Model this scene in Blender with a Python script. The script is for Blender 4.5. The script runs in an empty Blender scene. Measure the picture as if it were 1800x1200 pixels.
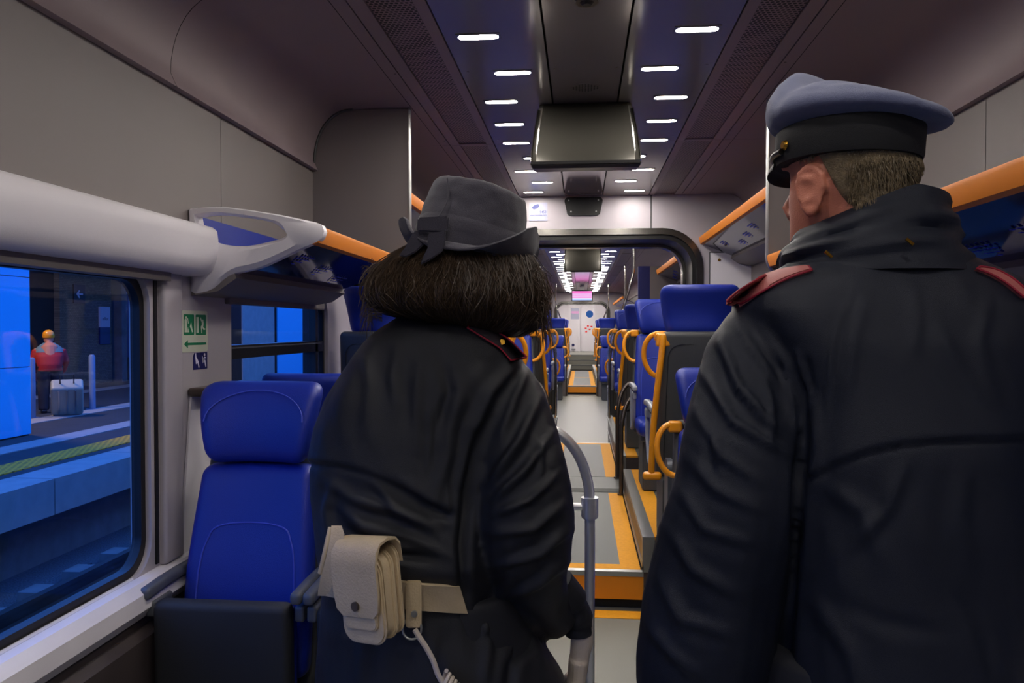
import bpy, bmesh, math, random
import numpy as np
from mathutils import Vector, Matrix, noise

# ------------------------------------------------------------ camera, world, exposure
YAW = math.radians(5.16); PITCH = math.radians(1.06)
CAM = Vector((-0.015, 0.0, 1.45))
cd = bpy.data.cameras.new('camera'); cam = bpy.data.objects.new('camera', cd)
bpy.context.scene.collection.objects.link(cam)
cam.location = CAM; cam.rotation_euler = (math.pi/2 - PITCH, 0, YAW)
cd.sensor_width = 36.0; cd.lens = 27.0; cd.clip_start = 0.02; cd.clip_end = 300
SC = bpy.context.scene; SC.camera = cam
SC.view_settings.view_transform = 'Standard'; SC.view_settings.look = 'None'
SC.view_settings.gamma = 1.0; SC.view_settings.use_curve_mapping = False
SC.view_settings.exposure = 0.0
LAMP = 165.0          # strength of the ceiling lamp lenses
world = bpy.data.worlds.new('dusk'); SC.world = world; world.use_nodes = True
bg = world.node_tree.nodes['Background']
bg.inputs[0].default_value = (0.075, 0.27, 1.0, 1); bg.inputs[1].default_value = 2.1

# ------------------------------------------------------------ helpers
def lin(c):
    return tuple((v/255/12.92 if v/255 <= 0.04045 else ((v/255+0.055)/1.055)**2.4) for v in c)
def mat(name, rgb, rough=0.5, metal=0.0, bump=0.0, bscale=200, spec=0.5, coat=0.0, sheen=0.0, var=0.0, vscale=6):
    m = bpy.data.materials.new(name); m.use_nodes = True; nt = m.node_tree; b = nt.nodes['Principled BSDF']
    c = lin(rgb); b.inputs['Base Color'].default_value = (*c, 1)
    b.inputs['Roughness'].default_value = rough; b.inputs['Metallic'].default_value = metal
    b.inputs['Specular IOR Level'].default_value = spec; b.inputs['Coat Weight'].default_value = coat
    if sheen: b.inputs['Sheen Weight'].default_value = sheen
    tc = nt.nodes.new('ShaderNodeTexCoord')
    if bump:
        n = nt.nodes.new('ShaderNodeTexNoise'); n.inputs['Scale'].default_value = bscale; n.inputs['Detail'].default_value = 3
        bp = nt.nodes.new('ShaderNodeBump'); bp.inputs['Strength'].default_value = bump; bp.inputs['Distance'].default_value = 0.002
        nt.links.new(tc.outputs['Object'], n.inputs['Vector']); nt.links.new(n.outputs[0], bp.inputs['Height']); nt.links.new(bp.outputs[0], b.inputs['Normal'])
    if var:
        n2 = nt.nodes.new('ShaderNodeTexNoise'); n2.inputs['Scale'].default_value = vscale; n2.inputs['Detail'].default_value = 5
        cr = nt.nodes.new('ShaderNodeValToRGB'); nt.links.new(tc.outputs['Object'], n2.inputs['Vector']); nt.links.new(n2.outputs[0], cr.inputs[0])
        cr.color_ramp.elements[0].position = 0.3; cr.color_ramp.elements[1].position = 0.7
        cr.color_ramp.elements[0].color = (*[v*(1-var) for v in c], 1); cr.color_ramp.elements[1].color = (*[min(1, v*(1+var)) for v in c], 1)
        nt.links.new(cr.outputs[0], b.inputs['Base Color'])
    return m
def emat(name, rgb, s):
    m = bpy.data.materials.new(name); m.use_nodes = True; b = m.node_tree.nodes['Principled BSDF']
    b.inputs['Base Color'].default_value = (0.8, 0.8, 0.8, 1)
    b.inputs['Emission Color'].default_value = (*rgb, 1); b.inputs['Emission Strength'].default_value = s
    return m
def dotted(name, rgb, hole, scale, size=0.33, rough=0.45, metal=0.3):
    m = mat(name, rgb, rough, metal); nt = m.node_tree; b = nt.nodes['Principled BSDF']
    tc = nt.nodes.new('ShaderNodeTexCoord'); mp = nt.nodes.new('ShaderNodeMapping'); mp.inputs['Scale'].default_value = scale
    nt.links.new(tc.outputs['Object'], mp.inputs[0]); sx = nt.nodes.new('ShaderNodeSeparateXYZ'); nt.links.new(mp.outputs[0], sx.inputs[0])
    def op(o, a, bb=None):
        n = nt.nodes.new('ShaderNodeMath'); n.operation = o
        for i, v in enumerate((a, bb)):
            if v is None: continue
            if isinstance(v, (int, float)): n.inputs[i].default_value = v
            else: nt.links.new(v, n.inputs[i])
        return n.outputs[0]
    row = op('FLOOR', sx.outputs[1]); off = op('MULTIPLY', op('MODULO', row, 2.0), 0.5)
    u = op('SUBTRACT', op('FRACT', op('ADD', sx.outputs[0], off)), 0.5); v = op('SUBTRACT', op('FRACT', sx.outputs[1]), 0.5)
    d = op('SQRT', op('ADD', op('MULTIPLY', u, u), op('MULTIPLY', v, v))); k = op('LESS_THAN', d, size)
    mx = nt.nodes.new('ShaderNodeMix'); mx.data_type = 'RGBA'; nt.links.new(k, mx.inputs[0])
    mx.inputs[6].default_value = (*lin(rgb), 1); mx.inputs[7].default_value = (*lin(hole), 1); nt.links.new(mx.outputs[2], b.inputs['Base Color'])
    return m
def glass(name, tint=(0.8, 0.9, 1.0)):
    m = bpy.data.materials.new(name); m.use_nodes = True; nt = m.node_tree; nt.nodes.clear()
    o = nt.nodes.new('ShaderNodeOutputMaterial'); t = nt.nodes.new('ShaderNodeBsdfTransparent'); g = nt.nodes.new('ShaderNodeBsdfGlossy')
    t.inputs[0].default_value = (*tint, 1); g.inputs['Roughness'].default_value = 0.01; lw = nt.nodes.new('ShaderNodeLayerWeight'); lw.inputs[0].default_value = 0.5; p5 = nt.nodes.new('ShaderNodeMath'); p5.operation = 'POWER'; p5.inputs[1].default_value = 5; nt.links.new(lw.outputs['Facing'], p5.inputs[0]); f = nt.nodes.new('ShaderNodeMath'); f.operation = 'MULTIPLY_ADD'; f.inputs[1].default_value = 0.9; f.inputs[2].default_value = 0.04; nt.links.new(p5.outputs[0], f.inputs[0])
    mx = nt.nodes.new('ShaderNodeMixShader'); nt.links.new(f.outputs[0], mx.inputs[0]); nt.links.new(t.outputs[0], mx.inputs[1]); nt.links.new(g.outputs[0], mx.inputs[2])
    nt.links.new(mx.outputs[0], o.inputs[0]); return m

class MB:
    """collects shapes in one mesh"""
    def __init__(s): s.v = []; s.f = []; s.mi = []; s.cur = 0
    def add(s, vs, fs):
        n = len(s.v); s.v += [tuple(v) for v in vs]; s.f += [tuple(i+n for i in f) for f in fs]; s.mi += [s.cur]*len(fs); return s
    def box(s, lo, hi, M=None):
        x0, y0, z0 = lo; x1, y1, z1 = hi
        vs = [Vector(p) for p in ((x0,y0,z0),(x1,y0,z0),(x1,y1,z0),(x0,y1,z0),(x0,y0,z1),(x1,y0,z1),(x1,y1,z1),(x0,y1,z1))]
        if M is not None: vs = [M @ v for v in vs]
        return s.add(vs, [(0,3,2,1),(4,5,6,7),(0,1,5,4),(1,2,6,5),(2,3,7,6),(3,0,4,7)])
    def rbox(s, c, h, r, fn=None, n=4, M=None):
        """rounded box, centre c, half sizes h, radius r, optional deformer fn(x,y,z) in local coords"""
        r = min(r, min(h)*0.999)
        def ax(hh):
            a = [hh*1.0]; k = 3
            e = [hh - r + r*math.sin(i/k*math.pi/4)/math.sin(math.pi/4) for i in range(k+1)]
            mid = [-(hh-r) + 2*(hh-r)*i/n for i in range(1, n)]
            return sorted(set([round(v, 6) for v in [-q for q in e] + mid + e]))
        A = [ax(q) for q in h]; idx = {}; V = []; F = []
        def vid(p):
            k = tuple(round(q, 6) for q in p)
            if k not in idx:
                inn = [max(-(h[i]-r), min(h[i]-r, p[i])) for i in range(3)]
                d = Vector([p[i]-inn[i] for i in range(3)]); d = d.normalized()*r if d.length > 1e-9 else d
                q = Vector(inn)+d; q = Vector(fn(*q)) if fn else q
                q += Vector(c); idx[k] = len(V); V.append(M @ q if M is not None else q)
            return idx[k]
        for a, b, e in ((0,1,2),(1,2,0),(2,0,1)):
            for sgn in (-1, 1):
                for i in range(len(A[a])-1):
                    for j in range(len(A[b])-1):
                        q = []
                        for (ii, jj) in ((i,j),(i+1,j),(i+1,j+1),(i,j+1)):
                            p = [0,0,0]; p[a] = A[a][ii]; p[b] = A[b][jj]; p[e] = sgn*h[e]; q.append(vid(p))
                        F.append(tuple(q) if sgn > 0 else tuple(reversed(q)))
        return s.add(V, F)
    def tube(s, pts, r, n=10, caps=True, flat=1.0):
        pts = [Vector(p) for p in pts]; rs = r if isinstance(r, (list, tuple)) else [r]*len(pts); V = []; up = None
        for i, p in enumerate(pts):
            t = (pts[min(i+1, len(pts)-1)] - pts[max(i-1, 0)]).normalized()
            if up is None:
                up = Vector((0,0,1)) if abs(t.z) < 0.9 else Vector((1,0,0))
            a = t.cross(up).normalized(); up = a.cross(t).normalized()
            for k in range(n):
                an = 2*math.pi*k/n; V.append(p + a*math.cos(an)*rs[i] + up*math.sin(an)*rs[i]*flat)
        F = [(i*n+k, i*n+(k+1)%n, (i+1)*n+(k+1)%n, (i+1)*n+k) for i in range(len(pts)-1) for k in range(n)]
        if caps: F += [tuple(reversed(range(n))), tuple(range((len(pts)-1)*n, len(pts)*n))]
        return s.add(V, F)
    def prism(s, poly, axis, lo, hi, M=None):
        """polygon of 2D points extruded along axis; 'x': (y,z) 'y': (x,z) 'z': (x,y)"""
        n = len(poly)
        def P(a, b, t): return Vector({'x': (t,a,b), 'y': (a,t,b), 'z': (a,b,t)}[axis])
        V = [P(a,b,lo) for a,b in poly]+[P(a,b,hi) for a,b in poly]
        if M is not None: V = [M @ v for v in V]
        return s.add(V, [tuple(range(n)), tuple(reversed(range(n,2*n)))]+[(i, n+i, n+(i+1)%n, (i+1)%n) for i in range(n)])
    def loft(s, rings, caps=True, closed=True):
        n = len(rings[0]); V = [v for r in rings for v in r]; F = []
        for i in range(len(rings)-1):
            for k in range(n if closed else n-1): F.append((i*n+k, i*n+(k+1)%n, (i+1)*n+(k+1)%n, (i+1)*n+k))
        if caps and closed: F += [tuple(reversed(range(n))), tuple(range((len(rings)-1)*n, len(rings)*n))]
        return s.add(V, F)
    def disc(s, c, nrm, r, t, n=20, r2=None):
        nrm = Vector(nrm).normalized(); c = Vector(c); return s.tube([c, c+nrm*t], [r, r if r2 is None else r2], n)
    def build(s, name, m, parent=None, smooth=True, angle=40, kind=None, bevel=0.0):
        me = bpy.data.meshes.new(name); me.from_pydata(s.v, [], s.f)
        ms = m if isinstance(m, (list, tuple)) else [m]
        for q in ms: me.materials.append(q)
        me.polygons.foreach_set('material_index', s.mi)
        bm = bmesh.new(); bm.from_mesh(me); bmesh.ops.recalc_face_normals(bm, faces=bm.faces[:])
        if bevel: 
            es = [e for e in bm.edges if len(e.link_faces) == 2 and e.calc_face_angle(0) > 0.6]
            bmesh.ops.bevel(bm, geom=es, offset=bevel, segments=2, affect='EDGES', clamp_overlap=True)
        bm.to_mesh(me); bm.free()
        if smooth: me.polygons.foreach_set('use_smooth', [True]*len(me.polygons)); me.set_sharp_from_angle(angle=math.radians(angle))
        o = bpy.data.objects.new(name, me); SC.collection.objects.link(o)
        if parent: o.parent = parent
        if kind: o['kind'] = kind
        return o
def empty(name, loc=(0,0,0), rz=0.0, label=None, cat=None, group=None):
    o = bpy.data.objects.new(name, None); SC.collection.objects.link(o); o.location = loc; o.rotation_euler = (0,0,rz); o.empty_display_size = 0.1
    return tag(o, label, cat, group)
def tag(o, label=None, cat=None, group=None, kind=None):
    for k, v in (('label', label), ('category', cat), ('group', group), ('kind', kind)):
        if v: o[k] = v
    return o
KIDS = {}
def copy_tree(o, parent=None):
    c = o.copy(); SC.collection.objects.link(c); c.parent = parent
    for ch in [q for q in SC.collection.objects if q.parent == o]: copy_tree(ch, c)
    return c
def S(mb, name, m, **k): return mb.build(name, m, kind='structure', **k)
def text(body, name, m, size, M, parent=None, ext=0.0006, align='CENTER'):
    cu = bpy.data.curves.new(name, 'FONT'); cu.body = body; cu.size = size; cu.extrude = ext; cu.align_x = align; cu.align_y = 'CENTER'; cu.resolution_u = 3
    t = bpy.data.objects.new('tmp', cu); SC.collection.objects.link(t); dg = bpy.context.evaluated_depsgraph_get()
    me = bpy.data.meshes.new_from_object(t.evaluated_get(dg)); bpy.data.objects.remove(t); me.materials.clear(); me.materials.append(m)
    o = bpy.data.objects.new(name, me); SC.collection.objects.link(o); me.transform(M)
    if parent: o.parent = parent
    return o
def arc(cx, cy, r, a0, a1, n=8):
    return [(cx+r*math.cos(math.radians(a0+(a1-a0)*i/n)), cy+r*math.sin(math.radians(a0+(a1-a0)*i/n))) for i in range(n+1)]
def rrect(x0, x1, y0, y1, r, n=6):
    return arc(x1-r, y1-r, r, 0, 90, n)+arc(x0+r, y1-r, r, 90, 180, n)+arc(x0+r, y0+r, r, 180, 270, n)+arc(x1-r, y0+r, r, 270, 360, n)
def smooth_path(pts, k=6):
    pts = [Vector(p) for p in pts]; P = [pts[0]]+pts+[pts[-1]]; out = []
    for i in range(1, len(P)-2):
        for j in range(k):
            t = j/k; a, b, c, d = P[i-1], P[i], P[i+1], P[i+2]
            out.append(0.5*((2*b)+(-a+c)*t+(2*a-5*b+4*c-d)*t*t+(-a+3*b-3*c+d)*t**3))
    return out+[pts[-1]]
def holed(mb, outer, inner, axis, lo, hi):
    """plate with a rounded hole. outer = (a0,a1,b0,b1) inner = list of 2D points"""
    a0,a1,b0,b1 = outer; n = len(inner); ca = sum(p[0] for p in inner)/n; cb = sum(p[1] for p in inner)/n
    O = []
    for (a,b) in inner:
        da, db = a-ca, b-cb; t = 1e9
        if da > 1e-9: t = min(t, (a1-ca)/da)
        if da < -1e-9: t = min(t, (a0-ca)/da)
        if db > 1e-9: t = min(t, (b1-cb)/db)
        if db < -1e-9: t = min(t, (b0-cb)/db)
        O.append((ca+da*t, cb+db*t))
    # make sure the corners are there: snap nearest
    for c in ((a0,b0),(a1,b0),(a1,b1),(a0,b1)):
        i = min(range(n), key=lambda i: (O[i][0]-c[0])**2+(O[i][1]-c[1])**2); O[i] = c
    def P(p, t): return Vector({'x': (t,p[0],p[1]), 'y': (p[0],t,p[1]), 'z': (p[0],p[1],t)}[axis])
    V = [P(p,lo) for p in O]+[P(p,lo) for p in inner]+[P(p,hi) for p in O]+[P(p,hi) for p in inner]; F = []
    for i in range(n):
        j = (i+1)%n; F += [(i,j,n+j,n+i),(2*n+i,3*n+i,3*n+j,2*n+j),(n+i,n+j,3*n+j,3*n+i),(i,2*n+i,2*n+j,j)]
    mb.add(V, F); return mb

# ------------------------------------------------------------ materials
M = {}
M['wall'] = mat('wall_laminate', (122,114,113), 0.5, 0, 0.25, 900)
M['white'] = mat('white_moulding', (230,226,232), 0.38, 0, 0.1, 500)
M['pillar'] = mat('pillar_moulding', (178,172,178), 0.42, 0, 0.1, 500)
M['ceil'] = mat('ceiling_gloss_panel', (150,146,142), 0.17, 0.2, 0.0)
M['ceil_mid'] = mat('ceiling_centre_panel', (150,142,148), 0.10, 0.45, 0.0)
M['ceil_out'] = mat('ceiling_satin_panel', (146,130,134), 0.5, 0.1, 0.15, 700)
M['perf'] = dotted('perforated_ceiling_sheet', (152,134,136), (14,12,13), (62, 62, 1), 0.38)
M['dark'] = mat('dark_gap', (14,13,15), 0.8)
M['blackpl'] = mat('black_plastic', (16,17,18), 0.35)
M['rubber'] = mat('black_rubber_seal', (12,12,14), 0.4)
M['lower'] = mat('lower_wall_laminate', (74,66,66), 0.35)
M['floor'] = mat('grey_speckled_vinyl', (134,134,124), 0.42, 0, 0.15, 900, var=0.10, vscale=350)
M['mat'] = mat('dark_grey_floor_mat', (106,108,106), 0.5, 0, 0.3, 900, var=0.08, vscale=400)
M['yellow'] = mat('yellow_floor_strip', (232,160,40), 0.6, 0, 0.15, 700, var=0.06, vscale=60)
M['riser'] = mat('orange_riser', (226,140,22), 0.4)
M['alu'] = mat('brushed_aluminium', (176,178,176), 0.34, 0.9, 0.2, 300)
M['chrome'] = mat('polished_steel', (205,203,198), 0.12, 1.0)
M['portal'] = mat('portal_steel_trim', (112,110,106), 0.22, 1.0)
M['steel'] = mat('satin_steel_tube', (240,240,240), 0.3, 0.82)
M['bronze'] = mat('dark_steel_tube', (96,88,84), 0.3, 0.8)
M['blue'] = mat('blue_seat_leather', (24,46,150), 0.42, 0, 0.35, 420, spec=0.45)
M['shell'] = mat('charcoal_seat_shell', (72,74,76), 0.5, 0, 0.35, 600)
M['pan'] = mat('dark_seat_underside', (40,42,46), 0.62, 0, 0.4, 900)
M['orange'] = mat('orange_grab_plastic', (246,158,28), 0.28, 0, 0, coat=0.3)
M['rail'] = mat('orange_rack_rail', (218,126,26), 0.45, 0, 0, spec=0.3)
M['arm'] = mat('grey_armrest_plastic', (142,146,154), 0.42)
M['armd'] = mat('dark_grey_armrest', (86,90,98), 0.4)
M['rackg'] = mat('blue_rack_glass', (8,18,70), 0.08, 0.0, spec=0.8)
M['rackd'] = mat('blue_rack_dots', (40,60,230), 0.3)
M['yellow'].node_tree.nodes['Principled BSDF'].inputs['Specular IOR Level'].default_value = 0.15
M['glass'] = glass('window_glass', (0.86,0.93,1.0))
M['cleat'] = mat('blue_partition', (16,22,92), 0.5)
M['lens'] = emat('lamp_lens', (1.0, 0.93, 0.86), LAMP)
M['ink'] = mat('dark_blue_ink', (20,24,96), 0.4)
M['green'] = mat('green_sign_print', (0,122,76), 0.4)
M['sign'] = mat('pale_sign_film', (206,210,190), 0.4)
M['black'] = mat('matte_black', (10,10,12), 0.5)
M['brass'] = mat('brass', (214,160,60), 0.25, 1.0)
# ------------------------------------------------------------ train shell
Y0, YE, YG, Y2, YF = -3.0, 5.90, 6.47, 22.2, 27.0      # rear, first portal, gangway end, second portal, far end
HZ = 2.45
# floor levels
fl = MB().box((-1.32, Y0, -0.06), (1.32, 3.98, 0.0)).box((-1.32, 8.42, -0.06), (1.32, 16.6, 0.0)); S(fl, 'floor', M['floor'])
def stage(ya, yb, xe=0.306):
    b = MB()
    b.cur = 0; b.box((-xe, ya+0.012, 0.0), (xe, yb-0.012, 0.176)); 
    b.cur = 1; b.box((-xe, ya, 0.045), (xe, ya+0.012, 0.165)); b.box((-xe, yb-0.012, 0.0), (xe, yb, 0.165))
    b.cur = 2; b.box((-xe, ya-0.004, 0.165), (xe, ya+0.035, 0.19)); b.box((-xe, yb-0.035, 0.165), (xe, yb+0.004, 0.19))
    S(b, 'floor', [M['dark'], M['riser'], M['alu']], smooth=False)
def matpanel(ya, yb, xe=0.306, w=0.085, front=True, back=False, z=0.176):
    f = w if front else 0; k = w if back else 0
    b = MB(); b.cur = 0; b.box((-xe+w+0.03, ya+f, z), (xe-w-0.03, yb-k, z+0.014))
    b.cur = 1; b.box((-xe+0.012, ya, z), (-xe+w+0.03, yb, z+0.014)); b.box((xe-w-0.03, ya, z), (xe-0.012, yb, z+0.014))
    if front: b.box((-xe+w+0.03, ya, z), (xe-w-0.03, ya+f, z+0.014))
    if back: b.box((-xe+w+0.03, yb-k, z), (xe-w-0.03, yb, z+0.014))
    S(b, 'floor', [M['mat'], M['yellow']], smooth=False)
stage(3.98, 8.42); matpanel(4.015, 5.87); matpanel(6.50, 8.385, front=False, back=True)
thr = MB().box((-0.306, 5.87, 0.176), (0.306, 6.50, 0.188))
for k in range(9): thr.box((-0.30, 5.895+k*0.014, 0.188), (0.30, 5.901+k*0.014, 0.194))
S(thr, 'floor', M['mat'])
stage(16.6, 26.0); matpanel(16.64, 19.4, back=True); matpanel(19.4, 22.4, front=False)
ys = MB().box((-0.45, 3.83, 0.0), (0.31, 3.93, 0.003)); S(ys, 'floor', M['yellow'])
ys = MB().box((-0.34, 3.93, 0.0), (0.34, 3.975, 0.004)); S(ys, 'floor', M['alu'])
# far stairs
st = MB()
for i in range(3):
    st.cur = 0; st.box((-0.5, 22.9+0.32*i, 0.19+0.14*i), (0.5, 24.6, 0.325+0.14*i)); st.cur = 1; st.box((-0.5, 22.895+0.32*i, 0.30+0.14*i), (0.5, 22.93+0.32*i, 0.33+0.14*i))
st.cur = 0; st.box((-1.3, 24.0, 0.0), (1.3, YF, 0.61)); S(st, 'floor', [M['floor'], M['mat']], smooth=False)
# side plinths beside the aisle
def plinth(side, ya, yb):
    b = MB(); x0, x1 = sorted((side*0.306, side*1.32)); b.cur = 0; b.box((x0, ya, -0.001), (x1, yb, 0.355))
    b.cur = 1; a, c = sorted((side*0.300, side*0.362)); b.box((a, ya-0.006, 0.345), (c, yb, 0.372)); b.box((a, ya-0.006, 0.19), (c, ya+0.03, 0.345)); b.box((a, ya-0.006, 0.20),(a+0.006 if side>0 else c, yb, 0.22)) if side > 0 else None
    b.cur = 2; a, c = sorted((side*0.362, side*0.46)); b.box((a, ya+0.01, 0.355), (c, yb, 0.37))
    b.cur = 3; a, c = sorted((side*0.46, side*1.25)); b.box((a, ya+0.01, 0.355), (c, yb, 0.368))
    S(b, 'floor', [M['lower'], M['alu'], M['yellow'], M['mat']], smooth=False)
for s in (-1, 1):
    plinth(s, 3.98, 5.88); plinth(s, 6.5, 9.3); plinth(s, 16.3, 22.2)

# ceilings: flat panels and the coved side
def ceiling_run(ya, yb, seams):
    def strip(x0, x1, z, m, name='ceiling', gap=0.004):
        cuts = [ya]+[q for q in seams if ya < q < yb]+[yb]; b = MB()
        for a, c in zip(cuts[:-1], cuts[1:]):
            b.box((x0+gap, a+0.002, z), (x1-gap, c-0.002, z+0.02))
        return S(b, name, m, smooth=False)
    S(MB().box((-1.3, ya, HZ+0.03), (1.3, yb, HZ+0.06)), 'ceiling', M['dark'])
    strip(-0.143, 0.143, HZ, M['ceil_mid'])
    for s in (-1, 1):
        def sx(a, c): return tuple(sorted((s*a, s*c)))
        strip(*sx(0.143, 0.492), HZ, M['ceil'])
        strip(*sx(0.492, 0.535), HZ, M['ceil_out'], gap=0.002); strip(*sx(0.535, 0.680), HZ+0.006, M['perf'], gap=0)
        strip(*sx(0.680, 0.735), HZ, M['ceil_out'], gap=0.002); strip(*sx(0.735, 0.79), HZ, M['ceil_out'], gap=0.003)
        # cross bars of the perforated frame
        cb = MB()
        for q in seams:
            if ya < q < yb: a, c = sx(0.535, 0.68); cb.box((a, q-0.02, HZ-0.0005), (c, q+0.02, HZ+0.01))
        if cb.v: S(cb, 'ceiling', M['ceil_out'], smooth=False)
        # cove
        prof = [(0.79, HZ), (1.06, HZ)]+[(1.06+0.185*math.sin(t)**0.9, HZ-0.235*(1-math.cos(t))) for t in [i/10*math.pi/2 for i in range(1, 11)]]
        prof += [(1.232, 2.185), (1.225, 2.172), (1.262, 2.172)]
        b = MB(); ring = lambda y: [Vector((s*x, y, z)) for x, z in prof]
        cuts = [ya]+[q for q in seams if ya < q < yb]+[yb]
        for a, c in zip(cuts[:-1], cuts[1:]): b.loft([ring(a+0.0015), ring(c-0.0015)], caps=False, closed=False)
        o = S(b, 'ceiling', M['ceil_out'], angle=60)
        S(MB().box(*((min(s*1.255,s*1.29), ya, 2.15), (max(s*1.255,s*1.29), yb, HZ+0.06))), 'ceiling', M['dark'])
ceiling_run(Y0, YE, [-1.2, 0.6, 2.22, 4.2])
ceiling_run(YG, Y2, [8.4, 10.6, 12.8, 15.0, 17.2, 19.4])
ceiling_run(Y2+0.12, YF, [24.5])

# walls ------------------------------------------------------------------
def side_wall(s, ya, yb, wins):
    """wins: (y0,y1,z0,z1). Lower dado, window band, upper laminate"""
    X = 1.25; side = 'left' if s < 0 else 'right'
    def bx(x0, x1, y0, y1, z0, z1, mm, name=None):
        a, c = sorted((s*x0, s*x1)); return S(MB().box((a, y0, z0), (c, y1, z1)), name or 'wall_'+side, mm, smooth=False)
    bx(X-0.02, X+0.10, ya, yb, 0.0, 0.66, M['lower']); 
    cuts = sorted(set([ya, yb])); 
    # upper wall in panels
    q = [ya]+[c for c in (-1.0, 0.72, 2.55, 4.3, 8.6, 10.8, 13.0, 15.2, 17.4, 19.6) if ya < c < yb]+[yb]
    for a, c in zip(q[:-1], q[1:]): bx(X, X+0.1, a+0.002, c-0.002, 1.66, 2.18, M['wall'])
    bx(X+0.012, X+0.09, ya, yb, 1.69, 2.2, M['dark'])
    # window band
    ed = [ya]+[v for w in wins for v in (w[0]-0.06, w[1]+0.06)]+[yb]
    for a, c in zip(ed[0::2], ed[1::2]):
        if c > a: bx(X, X+0.10, a, c, 0.66, 1.70, M['pillar'])
    for w in wins:
        b = MB(); holed(b, (w[0]-0.06, w[1]+0.06, 0.66, 1.70), rrect(w[0], w[1], w[2], w[3], 0.09), 'x', s*X, s*(X+0.048)); S(b, 'wall_'+side, M['pillar'])
        win(s, *w)
nwin = [0]
def win(s, y0, y1, z0, z1, r=0.09):
    nwin[0] += 1; X = 1.25; root = empty('window_%d' % nwin[0], (s*(X+0.07), (y0+y1)/2, z0)); root['kind'] = 'structure'
    inv = Matrix.Translation(-Vector(root.location))
    def fr(o):
        o.data.transform(inv); return o
    b = MB(); holed(b, (y0-0.001, y1+0.001, z0-0.001, z1+0.001), rrect(y0+0.022, y1-0.022, z0+0.022, z1-0.022, r-0.01), 'x', s*(X+0.018), s*(X+0.046)); fr(b.build('window_frame', M['rubber'], root))
    b = MB(); b.box((min(s*(X+0.028), s*(X+0.034)), y0+0.01, z0+0.01), (max(s*(X+0.028), s*(X+0.034)), y1-0.01, z1-0.01)); fr(b.build('glass', M['glass'], root, smooth=False))
    return root
WL = [(-2.6,-0.75,0.75,1.61), (-0.55,2.105,0.75,1.605), (2.62,3.66,0.95,1.60), (4.2,5.4,1.15,1.72)]
side_wall(-1, Y0, YE, WL); side_wall(1, Y0, YE, WL)
WG = [(7.2,8.8,1.15,1.72),(9.9,11.2,0.9,1.6),(11.6,13.2,0.9,1.6),(13.6,15.2,0.9,1.6),(17.0,18.8,1.15,1.72),(19.4,21.2,1.15,1.72)]
side_wall(-1, YG, Y2, WG); side_wall(1, YG, Y2, WG)
# end walls behind camera and far behind
S(MB().box((-1.35, Y0-0.06, -0.05), (1.35, Y0, 2.5)), 'wall_rear', M['wall'], smooth=False)
S(MB().box((-1.35, YF, 0.0), (1.35, YF+0.06, 2.5)), 'wall_far', M['white'], smooth=False)
for s in (-1, 1):
    a, c = sorted((s*1.25, s*1.31)); S(MB().box((a, Y2, 0), (c, YF, 2.5)), 'wall_far', M['white'], smooth=False)

# sill ledge under the near windows, pelmet over them, post and lower skirting
for s, side in ((-1, 'left'), (1, 'right')):
    prof = [(1.26,0.64),(1.22,0.648),(1.196,0.68),(1.20,0.722),(1.225,0.745),(1.262,0.752)]
    b = MB(); b.loft([[Vector((s*x, y, z)) for x, z in prof] for y in (Y0, 2.33)]); S(b, 'trim_1', M['white'], angle=30)
    b = MB(); b.loft([[Vector((s*x, y, z)) for x, z in [(1.23,0.0),(1.13,0.0),(1.13,0.13),(1.155,0.16),(1.23,0.16)]] for y in (Y0, 3.9)]); S(b, 'baseboard_'+side, M['lower'], angle=30)
    b = MB(); b.loft([[Vector((s*x, y, z)) for x, z in [(1.23,0.45),(1.20,0.46),(1.20,0.60),(1.23,0.62)]] for y in (Y0, 2.3)]); S(b, 'trim_2', M['lower'], angle=30)
    # pelmet: bulging white box
    pr = [(1.26,1.765),(1.165,1.762)]+[(1.150,1.750),(1.146,1.72),(1.152,1.66)]+[(1.165,1.628),(1.19,1.612),(1.26,1.608)]
    b = MB()
    for a, c in ((Y0, -0.9), (-0.895, 2.335)):
        b.loft([[Vector((s*x, y, z)) for x, z in ([(1.26,1.755),(1.18,1.752),(1.168,1.742),(1.165,1.72),(1.170,1.67),(1.18,1.64),(1.2,1.63),(1.26,1.62)] if e else pr)] for y, e in ((a, 1), (a+0.015, 0), (c-0.02, 0), (c, 1))])
    S(b, 'trim_3', M['white'], angle=45)
    # grey rubber line under pelmet + roller blind rail
    S(MB().box(*[tuple(v) for v in ((min(s*1.215,s*1.26), Y0, 1.585), (max(s*1.215,s*1.26), 2.16, 1.612))]), 'trim_4', M['wall'], smooth=False)
    # upright mouldings between windows: two vertical battens with a dark gap
    S(MB().box((min(s*1.2505,s*1.246), 2.122, 0.76), (max(s*1.2505,s*1.246), 2.138, 1.62)), 'trim_6', M['rubber'], smooth=False)
    b = MB(); b.rbox((s*1.243, 2.20, 1.19), (0.014, 0.052, 0.44), 0.010); S(b, 'trim_7', M['pillar'])
# opening top light in the second window: rail + blind
for s in (-1, 1):
    a = s*1.29; lo, hi = sorted((s*1.262, s*1.325))
    b = MB(); b.cur = 0; b.box((lo, 2.60, 1.335), (hi, 3.64, 1.385)); b.box((lo, 3.52, 0.95), (hi, 3.55, 1.56)); b.cur = 1; b.box((min(s*1.26, s*1.262), 2.6, 1.372), (max(s*1.26,s*1.262), 3.6, 1.378))
    S(b, 'trim_8', [M['rubber'], M['armd']], smooth=False)
    b = MB(); b.rbox((s*1.235, 3.07, 1.605), (0.03, 0.50, 0.022), 0.015); b.rbox((s*1.245, 3.07, 1.555), (0.012, 0.50, 0.024), 0.008); S(b, 'trim_9', M['wall'])
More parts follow.
